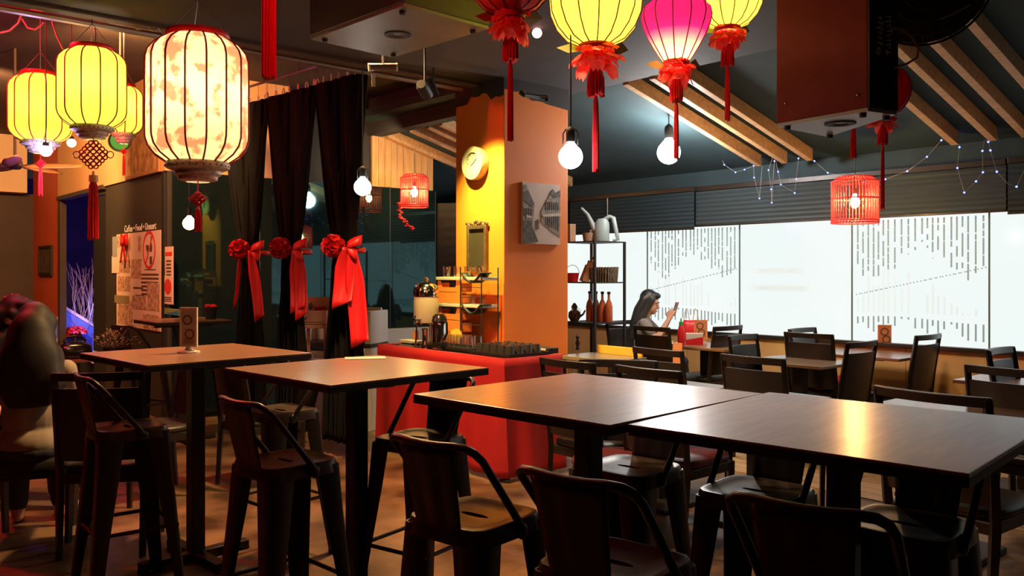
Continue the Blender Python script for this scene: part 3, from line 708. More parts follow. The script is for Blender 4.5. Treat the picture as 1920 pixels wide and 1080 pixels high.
bxm = MB(); bxm.box((0, 0, .09), (.10, .08, .18)); o = bxm.build('wooden_box', mat('box_wood', (.30, .17, .09), .6, (.24, .13, .07), 6), bevel=.004, smooth=0); o.location = on_shelf(1.47, 1.42, 2); o.rotation_euler.z = WROT; tag(o, 'brown wooden box at the pillar end of the shelf top', 'box')
bs = thing('wicker_basket', 'dark wicker basket on the middle tier of the metal shelf', 'basket', on_shelf(1.74, 1.20, 1), WROT)
MWK = mat('wicker', (.10, .075, .05), .7, (.17, .13, .09), 30)
m = MB()
for k in range(9): m.loops([[(x*1.5, y*.9, .008+.0165*k+dz) for x, y in rsq(h*(1+.010*k), 24, 6)] for h, dz in ((.078, -.008), (.084, 0), (.078, .008))])
m.build('weave', MWK, bs, smooth=60)
m = MB()
for x, y in rsq(.086, 30, 6): m.cyl((x*1.5, y*.9, 0), (x*1.62, y*.98, .15), .005, n=5)
m.build('stakes', MWK, bs)
kt = thing('red_bucket', 'small red bucket with wire handle beside the pillar on the shelf', 'bucket', on_shelf(1.47, 1.38, 1), 0)
m = MB(); m.lathe([(0, 0), (.055, 0), (.07, .09), (.066, .09), (.052, .006), (0, .006)], 20); m.build('body', M_redsat, kt)
m = MB(); m.tube([(.07*math.cos(a), 0, .085+.085*math.sin(a)) for a in [PI*i/12 for i in range(13)]], .0025, 6); m.build('handle', M_blk, kt)
for (a, h, lab) in ((.30, .26, 'long brown cutting board leaning on the basket'), (.38, .21, 'shorter brown cutting board leaning beside the red bucket')):
    b_ = MB(); b_.box((0, 0, h*.42), (.075, .012, h*.84)); b_.box((0, 0, h*.92), (.02, .012, h*.2)); o = b_.build('cutting_board', mat('board_oak', (.26, .12, .05), .6), bevel=.003, smooth=0)
    o.location = on_shelf(1.575 if h > .25 else 1.535, 1.30, 1); o.rotation_euler = (0, a, WROT+.9); tag(o, lab, 'board')
btl = MB(); btl.lathe([(0, 0), (.036, 0), (.038, .01), (.038, .15), (.03, .19), (.013, .225), (.012, .285), (.015, .287), (.015, .30), (0, .30)], 20)
bme = btl.mesh('bottle', mat('amber_bottle', (.36, .09, .035), .2), 50); cme = MB(); cme.lathe([(.0155, .278), (.017, .28), (.017, .303), (0, .304)], 16); cme = cme.mesh('cap', M_blk)
for i in range(4):
    o = bpy.data.objects.new('bottle', bme); COL.objects.link(o); o.location = on_shelf(1.58+.088*i, 1.24, 0); tag(o, ('first', 'second', 'third', 'fourth')[i]+' amber bottle from the left on the lower shelf tier', 'bottle', 'amber bottles on the metal shelf')
    q = bpy.data.objects.new('cap', cme); COL.objects.link(q); q.parent = o
tp = thing('teapot', 'dark round teapot with wire stand on the lower shelf tier', 'teapot', on_shelf(1.48, 1.36, 0), 0)
m = MB(); m.lathe([(0, .01), (.04, .0), (.065, .04), (.06, .09), (.03, .115), (0, .12)], 20); m.lathe([(.0, .12), (.028, .118), (.032, .15), (.012, .18), (0, .185)], 16); m.build('body', mat('bronze', (.09, .065, .045), .35, metal=.5), tp)
m = MB(); m.tube([(.06, 0, .05), (.09, 0, .07), (.11, 0, .11)], [.014, .01, .008]); m.build('spout', MATS['bronze'], tp)
jr = MB(); jr.ell((0, 0, .10), (.045, .045, .045), 16, 10); jr.lathe([(0, 0), (.03, 0), (.008, .02), (.008, .06), (0, .06)], 12)
o = jr.build('glass_globe', M_glass); o.location = on_shelf(1.55, 1.40, 0); tag(o, 'small glass globe ornament beside the bottles', 'ornament')
o = MB(); o.lathe([(0, 0), (.02, 0), (.012, .03), (.022, .06), (.010, .09), (.018, .12), (0, .14)], 12); o = o.build('figurine', M_blk); o.location = onz(1083, 648, .80); o.location.z = .762; tag(o, 'small black figurine at the foot of the metal shelf', 'figurine')

# ------------------------------------------------------------------ things on the tables
def menu_stand(c, rz, label, w=.085, h=.20, fm=M_white, cm=M_paper):
    t = thing('menu_stand', label, 'menu', c, rz)
    m = MB(); m.lathe([(0, 0), (.055, 0), (.055, .006), (.02, .014), (.014, .03), (0, .03)], 20); m.build('base', fm, t)
    z = .03
    m = MB(); m.bx(-w/2, w/2, -.006, .006, z, z+.008); m.bx(-w/2, w/2, -.006, .006, z+h-.008, z+h); m.bx(-w/2, -w/2+.008, -.006, .006, z+.008, z+h-.008); m.bx(w/2-.008, w/2, -.006, .006, z+.008, z+h-.008); m.build('frame', fm, t, smooth=0)
    m = MB(); m.bx(-w/2+.008, w/2-.008, -.003, .003, z+.008, z+h-.008); m.k = 1
    for k in range(2):
        zc = z+h*(.32+.36*k); m.lathe([(w*.2, 0), (w*.28, 0), (w*.28, .002), (w*.2, .002)], 18, c=(w*.06*(-1)**k, -.0035, zc), ax=Matrix.Rotation(PI/2, 3, 'X'))
    for k in range(3): m.bx(-w*.3, w*.3, -.0045, -.003, z+h*(.10+.04*k), z+h*(.112+.04*k))
    m.build('card', [cm, M_ink], t, smooth=0); return t
p = onz(354, 661, 1.05); p.z = 1.05
menu_stand(p, math.radians(-6), 'white framed menu stand on the high table at the left', .092, .20, M_white, mat('menu_grey', (.36, .30, .24), .6))
M_card = mat('menu_orange', (.74, .34, .16), .6, (.66, .28, .12), 10)
p = onz(1660, 655, .765); p.z = .765; menu_stand(p, math.radians(-8), 'tall orange menu stand on the window side table', .13, .19, M_card, mat('menu_rust', (.56, .20, .08), .6))
p = onz(1314, 641, .76); p.z = .76; menu_stand(p, math.radians(-12), 'orange menu card stand beside the red bag', .13, .19, M_card, MATS['menu_rust'])
o = MB(); o.box((0, 0, .09), (.085, .008, .19)); o = o.build('menu_card', M_card, smooth=0, bevel=.002); o.location = P(1271, 684, 5.72); o.location.z = .80; o.rotation_euler = (0, 0, -.95); tag(o, 'narrow orange menu card leaning upright on a chair back', 'menu')
o = MB(); o.box((0, 0, .0015), (.19, .10, .003)); o = o.build('leaflet', M_paper, smooth=0); o.location = onz(685, 672, 1.05); o.location.z = 1.0505; o.rotation_euler.z = math.radians(12); tag(o, 'pale paper leaflet lying on the high table before the counter', 'leaflet')
sb = thing('sauce_bottle', 'red sauce bottle with green cap on the window table', 'bottle', onz(1277, 648, .76), 0)
m = MB(); m.lathe([(0, 0), (.032, 0), (.034, .01), (.034, .14), (.02, .19), (0, .19)], 18); m.build('body', M_redsat, sb)
m = MB(); m.lathe([(.018, .188), (.02, .19), (.02, .225), (.008, .235), (.006, .26), (0, .262)], 14); m.build('cap', mat('cap_green', (.05, .35, .10), .4), sb)
tb = thing('tissue_box', 'red and white wedge tissue box on the window table', 'tissue box', onz(1302, 646, .76), math.radians(-10))
m = MB(); m.ext([(-.08, -.05, 0), (.08, -.05, 0), (.08, -.05, .085), (-.08, -.05, .055)], (0, .10, 0)); m.build('body', M_redsat, tb, smooth=0, bevel=.004)
m = MB(); m.ext([(-.08, -.051, .045), (.08, -.051, .075), (.08, -.051, .11), (-.08, -.051, .11)], (0, .10, 0)); m.build('band', M_white, tb, smooth=0, bevel=.004)
pb = thing('carrier_bag', 'red carrier bag with two clear loop handles on the window table', 'bag', onz(1296, 640, .76), math.radians(-10))
m = MB(); m.loops([[(x*a+.006*math.sin(j*2.1), y*b, z+.006*math.sin(j*1.7)*(z > .1)) for j, (x, y) in enumerate(rsq(1, 24, 4))] for a, b, z in ((.085, .05, 0), (.09, .055, .08), (.082, .045, .17), (.07, .02, .21))], True, True); m.build('body', M_redsat, pb, smooth=60)
for k in (-.045, .045):
    m = MB(); m.tube([(k-.03+.06*i/10, 0, .20+.13*math.sin(PI*i/10)) for i in range(11)], .004, 6); m.build('handle', M_white, pb)
for k, (px, lab) in enumerate(((1262, 'white plate lying in front of the woman on her table'), (1248, 'second small white plate near the woman'))):
    o = MB(); o.lathe([(0, 0), (.05, 0), (.08, .012), (.078, .015), (.05, .004), (0, .004)], 24); o = o.build('plate', M_white); o.location = onz(px, 646-4*k, .76); o.location.z = .761; tag(o, lab, 'plate')
# red cushion on a chair seat by the glossy table
p = P(1548, 704, 7.25); cu = MB(); cu.loops([[(x, y, z+.012*math.sin(x*30+y*17)) for x, y in rsq(h, 32, 4)] for h, z in ((.10, 0), (.19, .004), (.205, .04), (.18, .075), (.08, .09), (.01, .092))], True, True)
o = cu.build('cushion', M_red, smooth=70); o.location = (p.x, p.y, .485); o.rotation_euler.z = WROT; tag(o, 'crumpled red cushion on the chair beside the glossy table', 'cushion')
chair((p.x, p.y+.0), wd_, 'dark chair carrying the crumpled red cushion')
# left corner table things
def on74(px, py): q = onz(px, py, .74); q.z = .741; return q
hb = thing('handbag', 'glossy dark handbag with ring handle on the left corner table', 'bag', on74(140, 672), .6); hb.scale = (.72, .72, .72)
m = MB(); m.loops([[(x*a, y*b, z) for x, y in rsq(1, 28, 3)] for a, b, z in ((.15, .08, 0), (.19, .10, .05), (.17, .075, .14), (.10, .03, .19))], True, True); m.build('body', M_blkgl, hb, smooth=70)
m = MB(); m.tube([(.11*math.cos(a), .02*math.sin(a), .20+.055*math.sin(a)) for a in [2*PI*i/24 for i in range(24)]], .011, 8, True); m.build('handle', M_blkgl, hb)
ph = thing('phone', 'phone with glowing screen on the left corner table', 'phone', on74(163, 668), .3)
m = MB(); m.box((0, 0, .045), (.075, .008, .09)); m.build('body', M_blk, ph, smooth=0, bevel=.003)
m = MB(); m.box((0, -.005, .045), (.066, .002, .078)); m.build('screen', glow('screen_glow', (.55, .62, 1), 1.4), ph, smooth=0)
pp = thing('potted_plant', 'low grey-green bushy plant in a pot behind the left tables', 'plant', on74(212, 672), 0)
m = MB(); m.lathe([(0, 0), (.06, 0), (.085, .09), (.08, .09), (.055, .01), (0, .01)], 20); m.build('pot', M_blk, pp)
m = MB(); rnd = random.Random(5)
for k in range(170):
    a, e = rnd.uniform(0, 2*PI), rnd.uniform(.1, 1.4); r = rnd.uniform(.06, .17); q = Vector((r*math.cos(a)*math.cos(e)*1.3, r*math.sin(a)*math.cos(e), .09+r*math.sin(e)*.9))
    R = Matrix.Rotation(a, 3, 'Z') @ Matrix.Rotation(-e+rnd.uniform(-.5, .5), 3, 'Y'); l = .032; w = .009
    m.add([q+R @ Vector(v) for v in ((0, 0, 0), (l*.5, w, .004), (l, 0, 0), (l*.5, -w, .004))], [(0, 1, 2, 3)])
m.build('foliage', mat('sage_leaf', (.20, .22, .12), .6, (.30, .30, .18), 20), pp, smooth=0, fix=False)
# ------------------------------------------------------------------ rafters
raf = [(1420, 310), (1467, 304), (1515, 299), (1795, 276), (1866, 268), (1920, 253), (1920, 157), (850, 312), (850, 283), (850, 263), (850, 247)]
kinds = ['first pine rafter from the pillar, right of it', 'second pine rafter right of the pillar', 'third pine rafter right of the pillar', 'pine rafter just right of the hanging speaker',
 'pine rafter second right of the hanging speaker', 'pine rafter third right of the hanging speaker', 'pine rafter at the top right corner', 'lowest pine rafter left of the pillar', 'second lowest pine rafter left of the pillar', 'third pine rafter left of the pillar', 'highest pine rafter left of the pillar']
for (px, py), lab in zip(raf, kinds):
    s, d = roof_hit(px, py)
    m = MB(); m.add([(x, -dd, 2.43+.267*dd+t) for x in (-.03, .03) for dd in (.24, 2.185) for t in (0, .11)], [(0, 1, 3, 2), (4, 6, 7, 5), (0, 4, 5, 1), (2, 3, 7, 6), (0, 2, 6, 4), (1, 5, 7, 3)])
    o = m.build('rafter', M_wood, smooth=0, bevel=.003); o.location = WL(s, 0, 0); o.rotation_euler.z = WROT; tag(o, lab, 'rafter', 'pine rafters under the sloped roof')
# ------------------------------------------------------------------ blinds
def blind(px0, px1, dd, z0, z1, lab, matl, slats=True):
    a, b = wall_s(px0, dd), wall_s(px1, dd)
    t = thing('window_blind', lab, 'blind', WL((a+b)/2, dd, 0), WROT); w = b-a
    m = MB(); m.box((0, .02, z1-.02), (w, .05, .05)); m.build('head_rail', M_trimw, t, smooth=0, bevel=.004)
    m = MB(); n = int((z1-z0-.05)/.0225); prof = []
    for k in range(n+1):
        z = z0+.01+(z1-z0-.06)*k/n; prof.append((0 if k % 2 else .012, z))
    m.grid([[(x, y, z) for x in (-w/2, w/2)] for y, z in prof]); m.build('slats', matl, t, smooth=0, solid=.003, fix=False)
    m = MB(); m.box((0, .006, z0+.008), (w, .022, .018)); m.build('bottom_rail', M_trimw, t, smooth=0, bevel=.003)
    return t
M_bl1 = mat('blind_charcoal', (.026, .045, .056), .55); M_bl2 = mat('blind_slate', (.042, .060, .068), .5)
blind(840, 1058, .06, 1.95, 2.36, 'dark blind seen left of and behind the pillar', M_bl1)
b1 = blind(1068, 1301, .10, 1.915, 2.37, 'dark pleated blind above the watering can, hanging lowest', M_bl1)
m = MB(); m.tube([(-.28, -.03, 2.33), (-.28, -.03, 1.98)], .006, 6); m.build('pull_chain', M_white, b1)
b2 = blind(1304, 1886, .035, 1.945, 2.37, 'long ribbed blind behind the red cage lamp', M_bl2)
blind(1889, 2150, .08, 1.92, 2.37, 'dark blind at the right edge of the picture', M_bl1)
m = MB(); zz = MB()
# zigzag folding screen edge beside the dark glass
acc = thing('folding_screen', 'narrow black folding screen with zigzag edge at the end of the glass', 'screen', WL(SG+.06, 1.30, 0), WROT)
rows = [[(-.10, -.12, .10), (.10, .12, .10)]]
for k in range(41):
    z = .10+2.20*k/40; e = .020*(k % 2); rows.append([(-.13, -.10, z), (.16+e, .10+e*.5, z)])
m.grid(rows); m.build('pleats', M_blk, acc, smooth=0, solid=.03, fix=False)

# ------------------------------------------------------------------ tassels, petals, lanterns
def tassel_mb(L, r, top=0.0, n=26):
    m = MB(); vs = []
    def ring(z, rr, j0=.18): return [(rr*(1+j0*(1 if j % 2 else -1))*math.cos(2*PI*j/n), rr*(1+j0*(1 if j % 2 else -1))*math.sin(2*PI*j/n), z) for j in range(n)]
    m.loops([ring(top, r*.3, 0), ring(top-.012, r*.75, 0), ring(top-.03, r*.8), ring(top-L*.5, r), [(x, y, z-random.uniform(0, .02)) for x, y, z in ring(top-L, r*1.05)]], True, True); return m
def knot_mb(w, c, th=.004):
    """woven diamond knot with loops along its edges, in the XZ plane"""
    m = MB(); c = Vector(c); h = w/2; n = 4
    def R(u, v, y=0): return c+Vector(((u-v)*.7071, y, (u+v)*.7071))
    for k in range(n+1):
        q = -h+2*h*k/n; sg = 1 if k % 2 else -1
        pts = [R(-h*1.25, q)]+[R(-h+2*h*i/8, q, sg*(-1)**i*th) for i in range(9)]+[R(h*1.25, q)]; m.tube(pts, th, 6)
        pts = [R(q, -h*1.25)]+[R(q, -h+2*h*i/8, -sg*(-1)**i*th) for i in range(9)]+[R(q, h*1.25)]; m.tube(pts, th, 6)
    for k in range(n):
        q = -h+2*h*(k+.5)/n; e = h/n
        for s in (-1, 1):
            m.tube([R(s*h*1.2+s*.9*e*math.sin(a), q+e*math.cos(a)) for a in [PI*i/6 for i in range(7)]], th*.8, 6)
            m.tube([R(q+e*math.cos(a), s*h*1.2+s*.9*e*math.sin(a)) for a in [PI*i/6 for i in range(7)]], th*.8, 6)
    for s in (-1, 1):
        cc = R(s*h*1.15, -s*h*1.15); m.tube([cc+Vector((s*(h*.32+h*.38*math.cos(a)), 0, h*.38*math.sin(a))) for a in [2*PI*i/14 for i in range(14)]], th*.6, 6, True)
    return m
def petals_mb(R, H, n=26, seed=1, down=True):
    """ruffled cloth petals round a lantern mouth"""
    m = MB(); rnd = random.Random(seed)
    for k in range(n):
        a = 2*PI*k/n+rnd.uniform(-.2, .2); lay = k % 3; r0 = R*(.25+.12*lay); L = R*rnd.uniform(.55, .85); t = rnd.uniform(-.9, .35)-.25*lay
        z0 = -H*.18*lay-rnd.uniform(0, .2)*H; wd = R*rnd.uniform(.32, .48); rows = []
        for i in range(5):
            q = i/4; ww = wd*math.sin(PI*(.18+.62*q)); rr = r0+L*q*math.cos(t); z = z0+L*q*math.sin(t)+.15*L*math.sin(q*PI)
            row = []
            for j in range(7):
                f = -1+2*j/6; ruf = .10*R*q*math.sin(j*2.3+k)+rnd.uniform(-.02, .02)*R; x, y = rr, ww*f
                row.append((x*math.cos(a)-y*math.sin(a), x*math.sin(a)+y*math.cos(a), z+ruf))
            rows.append(row)
        m.grid(rows)
    return m
def cyl_lantern(p, r, h, label, shade, nribs, lampP, ceil, kind='tassel', lampcol=(1, .86, .55), drop=.28):
    t = thing('paper_lantern', label, 'lantern', p, 0, None)
    prof = []
    for i in range(17):
        a = i/16; z = -h/2+h*a; e = abs(2*a-1); rr = r*(1-.42*max(0, (e-.55)/.45)**2.6); prof.append((rr, z))
    m = MB(); m.lathe(prof, 48); m.build('shade', shade, t, fix=False)
    rm = MB(); rm.tube([(rr+.003, 0, z) for rr, z in prof], .0042 if r > .17 else .005, 5); rme = rm.mesh('rib', M_rib)
    for k in range(nribs):
        o = bpy.data.objects.new('rib', rme); COL.objects.link(o); o.parent = t; o.rotation_euler.z = 2*PI*(k+.3)/nribs
    rb = r*.58
    for sgn, nm in ((-1, 'bottom_collar'), (1, 'top_collar')):
        m = MB(); z = sgn*h/2; pr = [(rb*1.06, z-sgn*.005), (rb*1.10, z+sgn*.008), (rb*1.06, z+sgn*.022)]
        if sgn < 0: pr += [(rb*.98, z-.026), (rb*.80, z-.034), (rb*.80, z-.048), (rb*.68, z-.056), (rb*.66, z-.070), (rb*.40, z-.078)]
        m.lathe(pr, 40); c = m.build(nm, M_cap if sgn < 0 else M_redsat, t, fix=False)
        if sgn < 0:
            m = MB()
            for k in range(30): a = 2*PI*k/30; m.ell((rb*1.09*math.cos(a), rb*1.09*math.sin(a), z-.014), .0036, 6, 4)
            m.build('beads', M_ink, c)
    m = MB()
    for k in range(3): a = 2*PI*k/3; m.cyl((rb*math.cos(a), rb*math.sin(a), h/2+.02), (0, 0, h/2+.16), .002, n=5)
    m.cyl((0, 0, h/2+.16), (0, 0, ceil-p.z), .004, n=6); m.build('cord', M_cord, t)
    m = MB(); m.ell((0, 0, .02), .035, 14, 9); m.build('bulb', M_bulb, t)
    light('lantern_bulb', 'POINT', p+Vector((0, 0, .02)), lampcol, lampP, .06)
    zb = -h/2-.078
    if kind == 'tassel':
        m = MB(); m.cyl((0, 0, zb+.01), (0, 0, zb-.04), .003, n=6); kw = r*.17; m2 = knot_mb(kw, (0, 0, zb-.04-kw*.9), .0035)
        m.v += [tuple(v) for v in m2.v]; b = len(m.v)-len(m2.v); m.f += [tuple(i+b for i in f) for f in m2.f]; m.m += m2.m
        m.build('knot', M_redsat, t); tassel_mb(drop*.5, r*.062, zb-.04-kw*1.8).build('tassel', M_tas, t)
    return t
M_yel = shade_mat('shade_yellow', (.84, .92, .09)); M_yel2 = shade_mat('shade_lime', (.78, .90, .11))
M_gold = shade_mat('shade_gold_floral', (.80, .27, .16), (1, .90, .50), None, 13, (.43, .53))
M_mag = shade_mat('shade_magenta', (1, .60, .20), (.95, .02, .22), (-.13, -.01))
cyl_lantern(P(371, 189, 3.6), .205, .53, 'large gold-white flowered paper lantern in front of the curtains', M_gold, 16, 6.5, CEILH, drop=.18)
cyl_lantern(P(173, 166, 5.2), .195, .47, 'yellow-green cylinder lantern between the other two left ones', M_yel2, 12, 7, CEILH, kind='none')
cyl_lantern(P(76, 204, 5.7), .19, .44, 'yellow cylinder lantern furthest left', M_yel, 12, 6.5, CEILH, drop=.34)
cyl_lantern(P(232, 207, 6.6), .135, .36, 'small yellow lantern half hidden behind the lime one', M_yel, 10, 5, CEILH, drop=.30)
kn = thing('endless_knot', 'big red endless knot with long tassel hanging below the lime lantern', 'ornament', P(175, 290, 5.15), 0)
knot_mb(.105, (0, 0, 0), .0055).build('knot', M_redsat, kn)
m = MB(); m.cyl((0, 0, .08), (0, 0, .21), .003, n=6); m.build('cord', M_redsat, kn)
m = MB(); m.cyl((-.0, 0, -.10), (0, 0, -.135), .008, n=8); m.cyl((0, 0, -.125), (0, 0, -.165), .027, n=14); m.build('gold_cap', mat('gold_thread', (.75, .34, .10), .4), kn)
tassel_mb(.34, .026, -.16).build('tassel', M_tas, kn)

def flower_lantern(p, r, h, label, shade, prof, lampP, ceil, seed, drop, lampz=0.0, ribs=14, tas=.0, flower=.5, lit=True):
    t = thing('silk_lantern', label, 'lantern', p, 0, None)
    pf = [(r*a, h*b) for a, b in prof]
    m = MB(); m.lathe(pf, 48); m.build('shade', shade, t, fix=False)
    rm = MB(); rm.tube([(a+.002, 0, b) for a, b in pf], .0028, 5); rme = rm.mesh('rib', M_rib)
    for k in range(ribs):
        o = bpy.data.objects.new('rib', rme); COL.objects.link(o); o.parent = t; o.rotation_euler.z = 2*PI*(k+.45)/ribs
    zb = pf[0][1]; rb = pf[0][0]
    m = MB(); m.lathe([(rb*1.03, zb+.006), (rb*1.05, zb-.006), (rb*.9, zb-.02)], 30); m.build('bottom_collar', M_redsat, t, fix=False)
    fl = petals_mb(r*flower, r*.55, 30, seed); fo = fl.build('flower', M_pink, t, smooth=80, fix=False); fo.location = (0, 0, zb-.01)
    for a in (.5, 2.9):
        lf = MB(); L = r*.5; lf.add([(L*.5*math.cos(a), L*.5*math.sin(a), zb-.02), (L*1.2*math.cos(a-.25), L*1.2*math.sin(a-.25), zb+.02), (L*1.75*math.cos(a), L*1.75*math.sin(a), zb-.0), (L*1.2*math.cos(a+.25), L*1.2*math.sin(a+.25), zb-.03)], [(0, 1, 2, 3)])
        lf.build('leaf', M_leaf, t, smooth=0, fix=False)
    m = tassel_mb(r*.62, r*.16, zb-r*.42, 34); m.build('fringe', M_tas, t)
    m = MB(); zt = zb-r*.98; m.ell((0, 0, zt), r*.065, 12, 8); m.cyl((0, 0, zt), (0, 0, zt-.03), .004, n=6); m.build('bead', M_blkgl, t)
    tassel_mb(drop, r*.062, zt-.02).build('tassel', M_tas, t)
    if p.z+pf[-1][1] < ceil:
        m = MB(); m.cyl((0, 0, pf[-1][1]-.01), (0, 0, ceil-p.z), .004, n=6); m.build('cord', M_cord, t)
    if lit:
        m = MB(); m.ell((0, 0, lampz), .032, 14, 9); m.build('bulb', M_bulb, t); light('lantern_bulb', 'POINT', p+Vector((0, 0, lampz)), (1, .86, .55), lampP, .05)
    return t
round_p = [(.36, -.50), (.62, -.43), (.84, -.28), (.97, -.10), (1, .08), (.95, .25), (.80, .39), (.55, .47), (.36, .50)]
onion_p = [(.36, -.5), (.46, -.42), (.64, -.26), (.82, -.08), (.95, .10), (1, .24), (.95, .36), (.78, .44), (.5, .49), (.36, .5)]
flower_lantern(P(1117, 12, 3.3), .178, .30, 'large yellow round lantern with coral flower, right of the pillar top', M_yel, round_p, 6, CEIL, 3, .28, .01)
flower_lantern(P(1268, 58, 3.7), .150, .27, 'magenta onion-shaped lantern with coral flower', M_mag, onion_p, 3.2, CEIL, 5, .24, -.075, 12)
flower_lantern(P(1364, 0, 4.2), .168, .27, 'yellow round lantern beside the hanging speaker', M_yel, round_p, 5.5, CEIL, 8, .26, .01)
flower_lantern(P(957, -42, 3.0), .150, .25, 'red lantern cut by the top edge, tassel before the pillar', M_tas, round_p, 0, CEIL, 11, .27, 0, 12, lit=False)
flower_lantern(P(1655, 172, 4.1), .125, .22, 'unlit red silk lantern half hidden behind the right speaker', shade_mat('shade_red', (.62, .02, .025)), round_p, 0, CEIL, 13, .30, 0, 12, lit=False)
for q, lab, L in ((P(504, 140, 3.0), 'thick red tassel hanging from above near the left speaker', .5), (P(1600, 292, 4.2), 'thin red tassel below the right speaker', .15)):
    t = thing('hanging_tassel', lab, 'tassel', q); r_ = .021 if L > .3 else .012
    tassel_mb(L, r_, L).build('strands', M_tas, t); m = MB(); m.cyl((0, 0, L-.01), (0, 0, CEIL-q.z), .003, n=6); m.ell((0, 0, L), r_*.8, 10, 6); m.build('cord', M_redsat, t)

# ------------------------------------------------------------------ bulbs
def bulb(p, r, label, ceil, matl=M_bulb, cage=True, cordm=M_cord):
    t = thing('pendant_bulb', label, 'lamp', p)
    m = MB(); pr = [(0, -r)]+[(r*math.sin(a), -r*math.cos(a)) for a in [PI*i/14 for i in range(1, 12)]]+[(r*.30, r*1.15), (r*.28, r*1.3), (0, r*1.3)]; m.lathe(pr, 24); m.build('globe', matl, t)
    m = MB(); m.lathe([(r*.32, r*1.2), (r*.38, r*1.25), (r*.38, r*2.1), (r*.30, r*2.3), (.006, r*2.5), (0, r*2.5)], 16); m.build('socket', M_blk, t)
    m = MB(); m.cyl((0, 0, r*2.4), (0, 0, ceil-p.z), .0035 if r < .07 else .005, n=6); m.build('cord', cordm, t)
    if cage:
        m = MB()
        for s in (-1, 1): m.tube([(s*r*.38, 0, r*2.3), (s*r*.62, 0, r*1.9), (s*r*.62, 0, r*1.0)], r*.06, 6)
        m.build('bracket', M_blk, t)
    return t
bulb(P(1070, 294, 3.25), .046, 'glowing globe bulb on a black cord in front of the pillar edge', CEIL)
bulb(P(1254, 286, 7.8), .105, 'glowing globe bulb below the magenta lantern', CEIL+.1, M_bulbx, cage=False)
bulb(P(680, 351, 4.9), .049, 'glowing globe bulb right of the tied curtains', CEIL)
bulb(P(355, 419, 6.6), .050, 'warm globe bulb before the dark glass at the left', CEILH, glow('bulb_soft', (1, .70, .30), 9), cage=False)
def spot_bulb(p, r, c, s, lab, pw, lc):
    t = thing('coloured_bulb', lab, 'lamp', p); m = MB(); m.ell((0, 0, 0), r, 16, 10); m.build('globe', glow('glow_'+lab[:12].replace(' ', '_'), c, s), t)
    m = MB(); m.lathe([(r*.5, r*.8), (r*.5, r*1.5), (0, r*1.6)], 12); m.cyl((0, 0, r*1.5), (0, 0, CEILH-p.z), .003, n=6); m.build('socket', M_blk, t)
    light('bulb_light', 'POINT', p+Vector((0, 0, -r-.03)), lc, pw, .03)
spot_bulb(P(86, 283, 5.5), .036, (.75, .68, 1), 12, 'violet-white bulb under the leftmost lantern', 7, (.6, .45, 1))
spot_bulb(P(134, 268, 6.0), .030, (1, .75, .68), 10, 'small reddish bulb between the left lanterns', 9, (1, .08, .05))
spot_bulb(P(179, 255, 5.3), .028, (.9, 1, .25), 9, 'yellow-green bulb above the endless knot', 3, (.8, 1, .1))
sd = thing('signal_light', 'small round red-rimmed light on the dark ceiling', 'lamp', P(1007, 62, 5.5))
m = MB(); m.ell((0, 0, 0), .032, 16, 10); m.build('globe', glow('glow_signal', (1, .42, .34), 6), sd)
m = MB(); m.cyl((0, 0, .02), (0, 0, CEIL-sd.location.z), .012, n=8); m.build('stem', M_blk, sd)

# ------------------------------------------------------------------ red cane cage lamps
def cage_lamp(p, r, h, label, ceil, lamp):
    t = thing('cage_lamp', label, 'lamp', p)
    rod = MB(); rod.tube([(r, 0, -h/2), (r, 0, h/2*.8), (r*.72, 0, h/2)], .0042, 5); rme = rod.mesh('cane', M_cage); n = 44
    for k in range(n):
        o = bpy.data.objects.new('cane', rme); COL.objects.link(o); o.parent = t; o.rotation_euler.z = 2*PI*k/n
    for z, rr in ((-h/2, r), (-h/2+.02, r), (.01, r), (h/2*.8, r), (h/2, r*.72)):
        m = MB(); m.tube([(rr*1.01*math.cos(a), rr*1.01*math.sin(a), z) for a in [2*PI*i/40 for i in range(40)]], .0065, 6, True); m.build('hoop', M_cage, t)
    m = MB(); m.lathe([(r*.72, h/2), (.02, h/2+.012), (0, h/2+.012)], 28); m.build('top_disc', M_cage, t, fix=False)
    m = MB(); pr = [(0, -.07), (.022, -.06), (.036, -.03), (.036, -.005), (.018, .035), (.014, .05), (0, .05)]; m.lathe(pr, 16); m.build('bulb', M_bulbw, t)
    m = MB(); m.cyl((0, 0, .05), (0, 0, .10), .018); m.cyl((0, 0, .10), (0, 0, ceil-p.z), .004, n=6); m.build('cord', M_cord, t)
cage_lamp(P(1603, 375, 7.1), .185, .38, 'red cane cage lamp hanging in front of the long ribbed blind', 2.80, 16)
cage_lamp(P(777, 358, 9.6), .155, .36, 'red cane cage lamp by the pine boards left of the pillar', 2.80, 10)
gl = thing('flower_garland', 'short garland of pink blossoms below the left cage lamp', 'garland', P(748, 385, 9.6))
m = MB(); rnd = random.Random(2); pts = [(0, 0, .02), (.02, 0, -.10), (.05, 0, -.18), (.11, 0, -.24), (.16, 0, -.28)]
for k in range(26):
    q = Vector(pts[0]).lerp(Vector(pts[1]), 0); i = rnd.randrange(4); q = Vector(pts[i]).lerp(Vector(pts[i+1]), rnd.random())+Vector((rnd.uniform(-.02, .02), rnd.uniform(-.02, .02), rnd.uniform(-.02, .02))); m.ell(q, (.018, .018, .012), 7, 5)
m.build('blossoms', M_tas, gl); m = MB(); m.tube([(.03, 0, .06)]+pts, .003, 5); m.build('stem', M_leaf, gl)

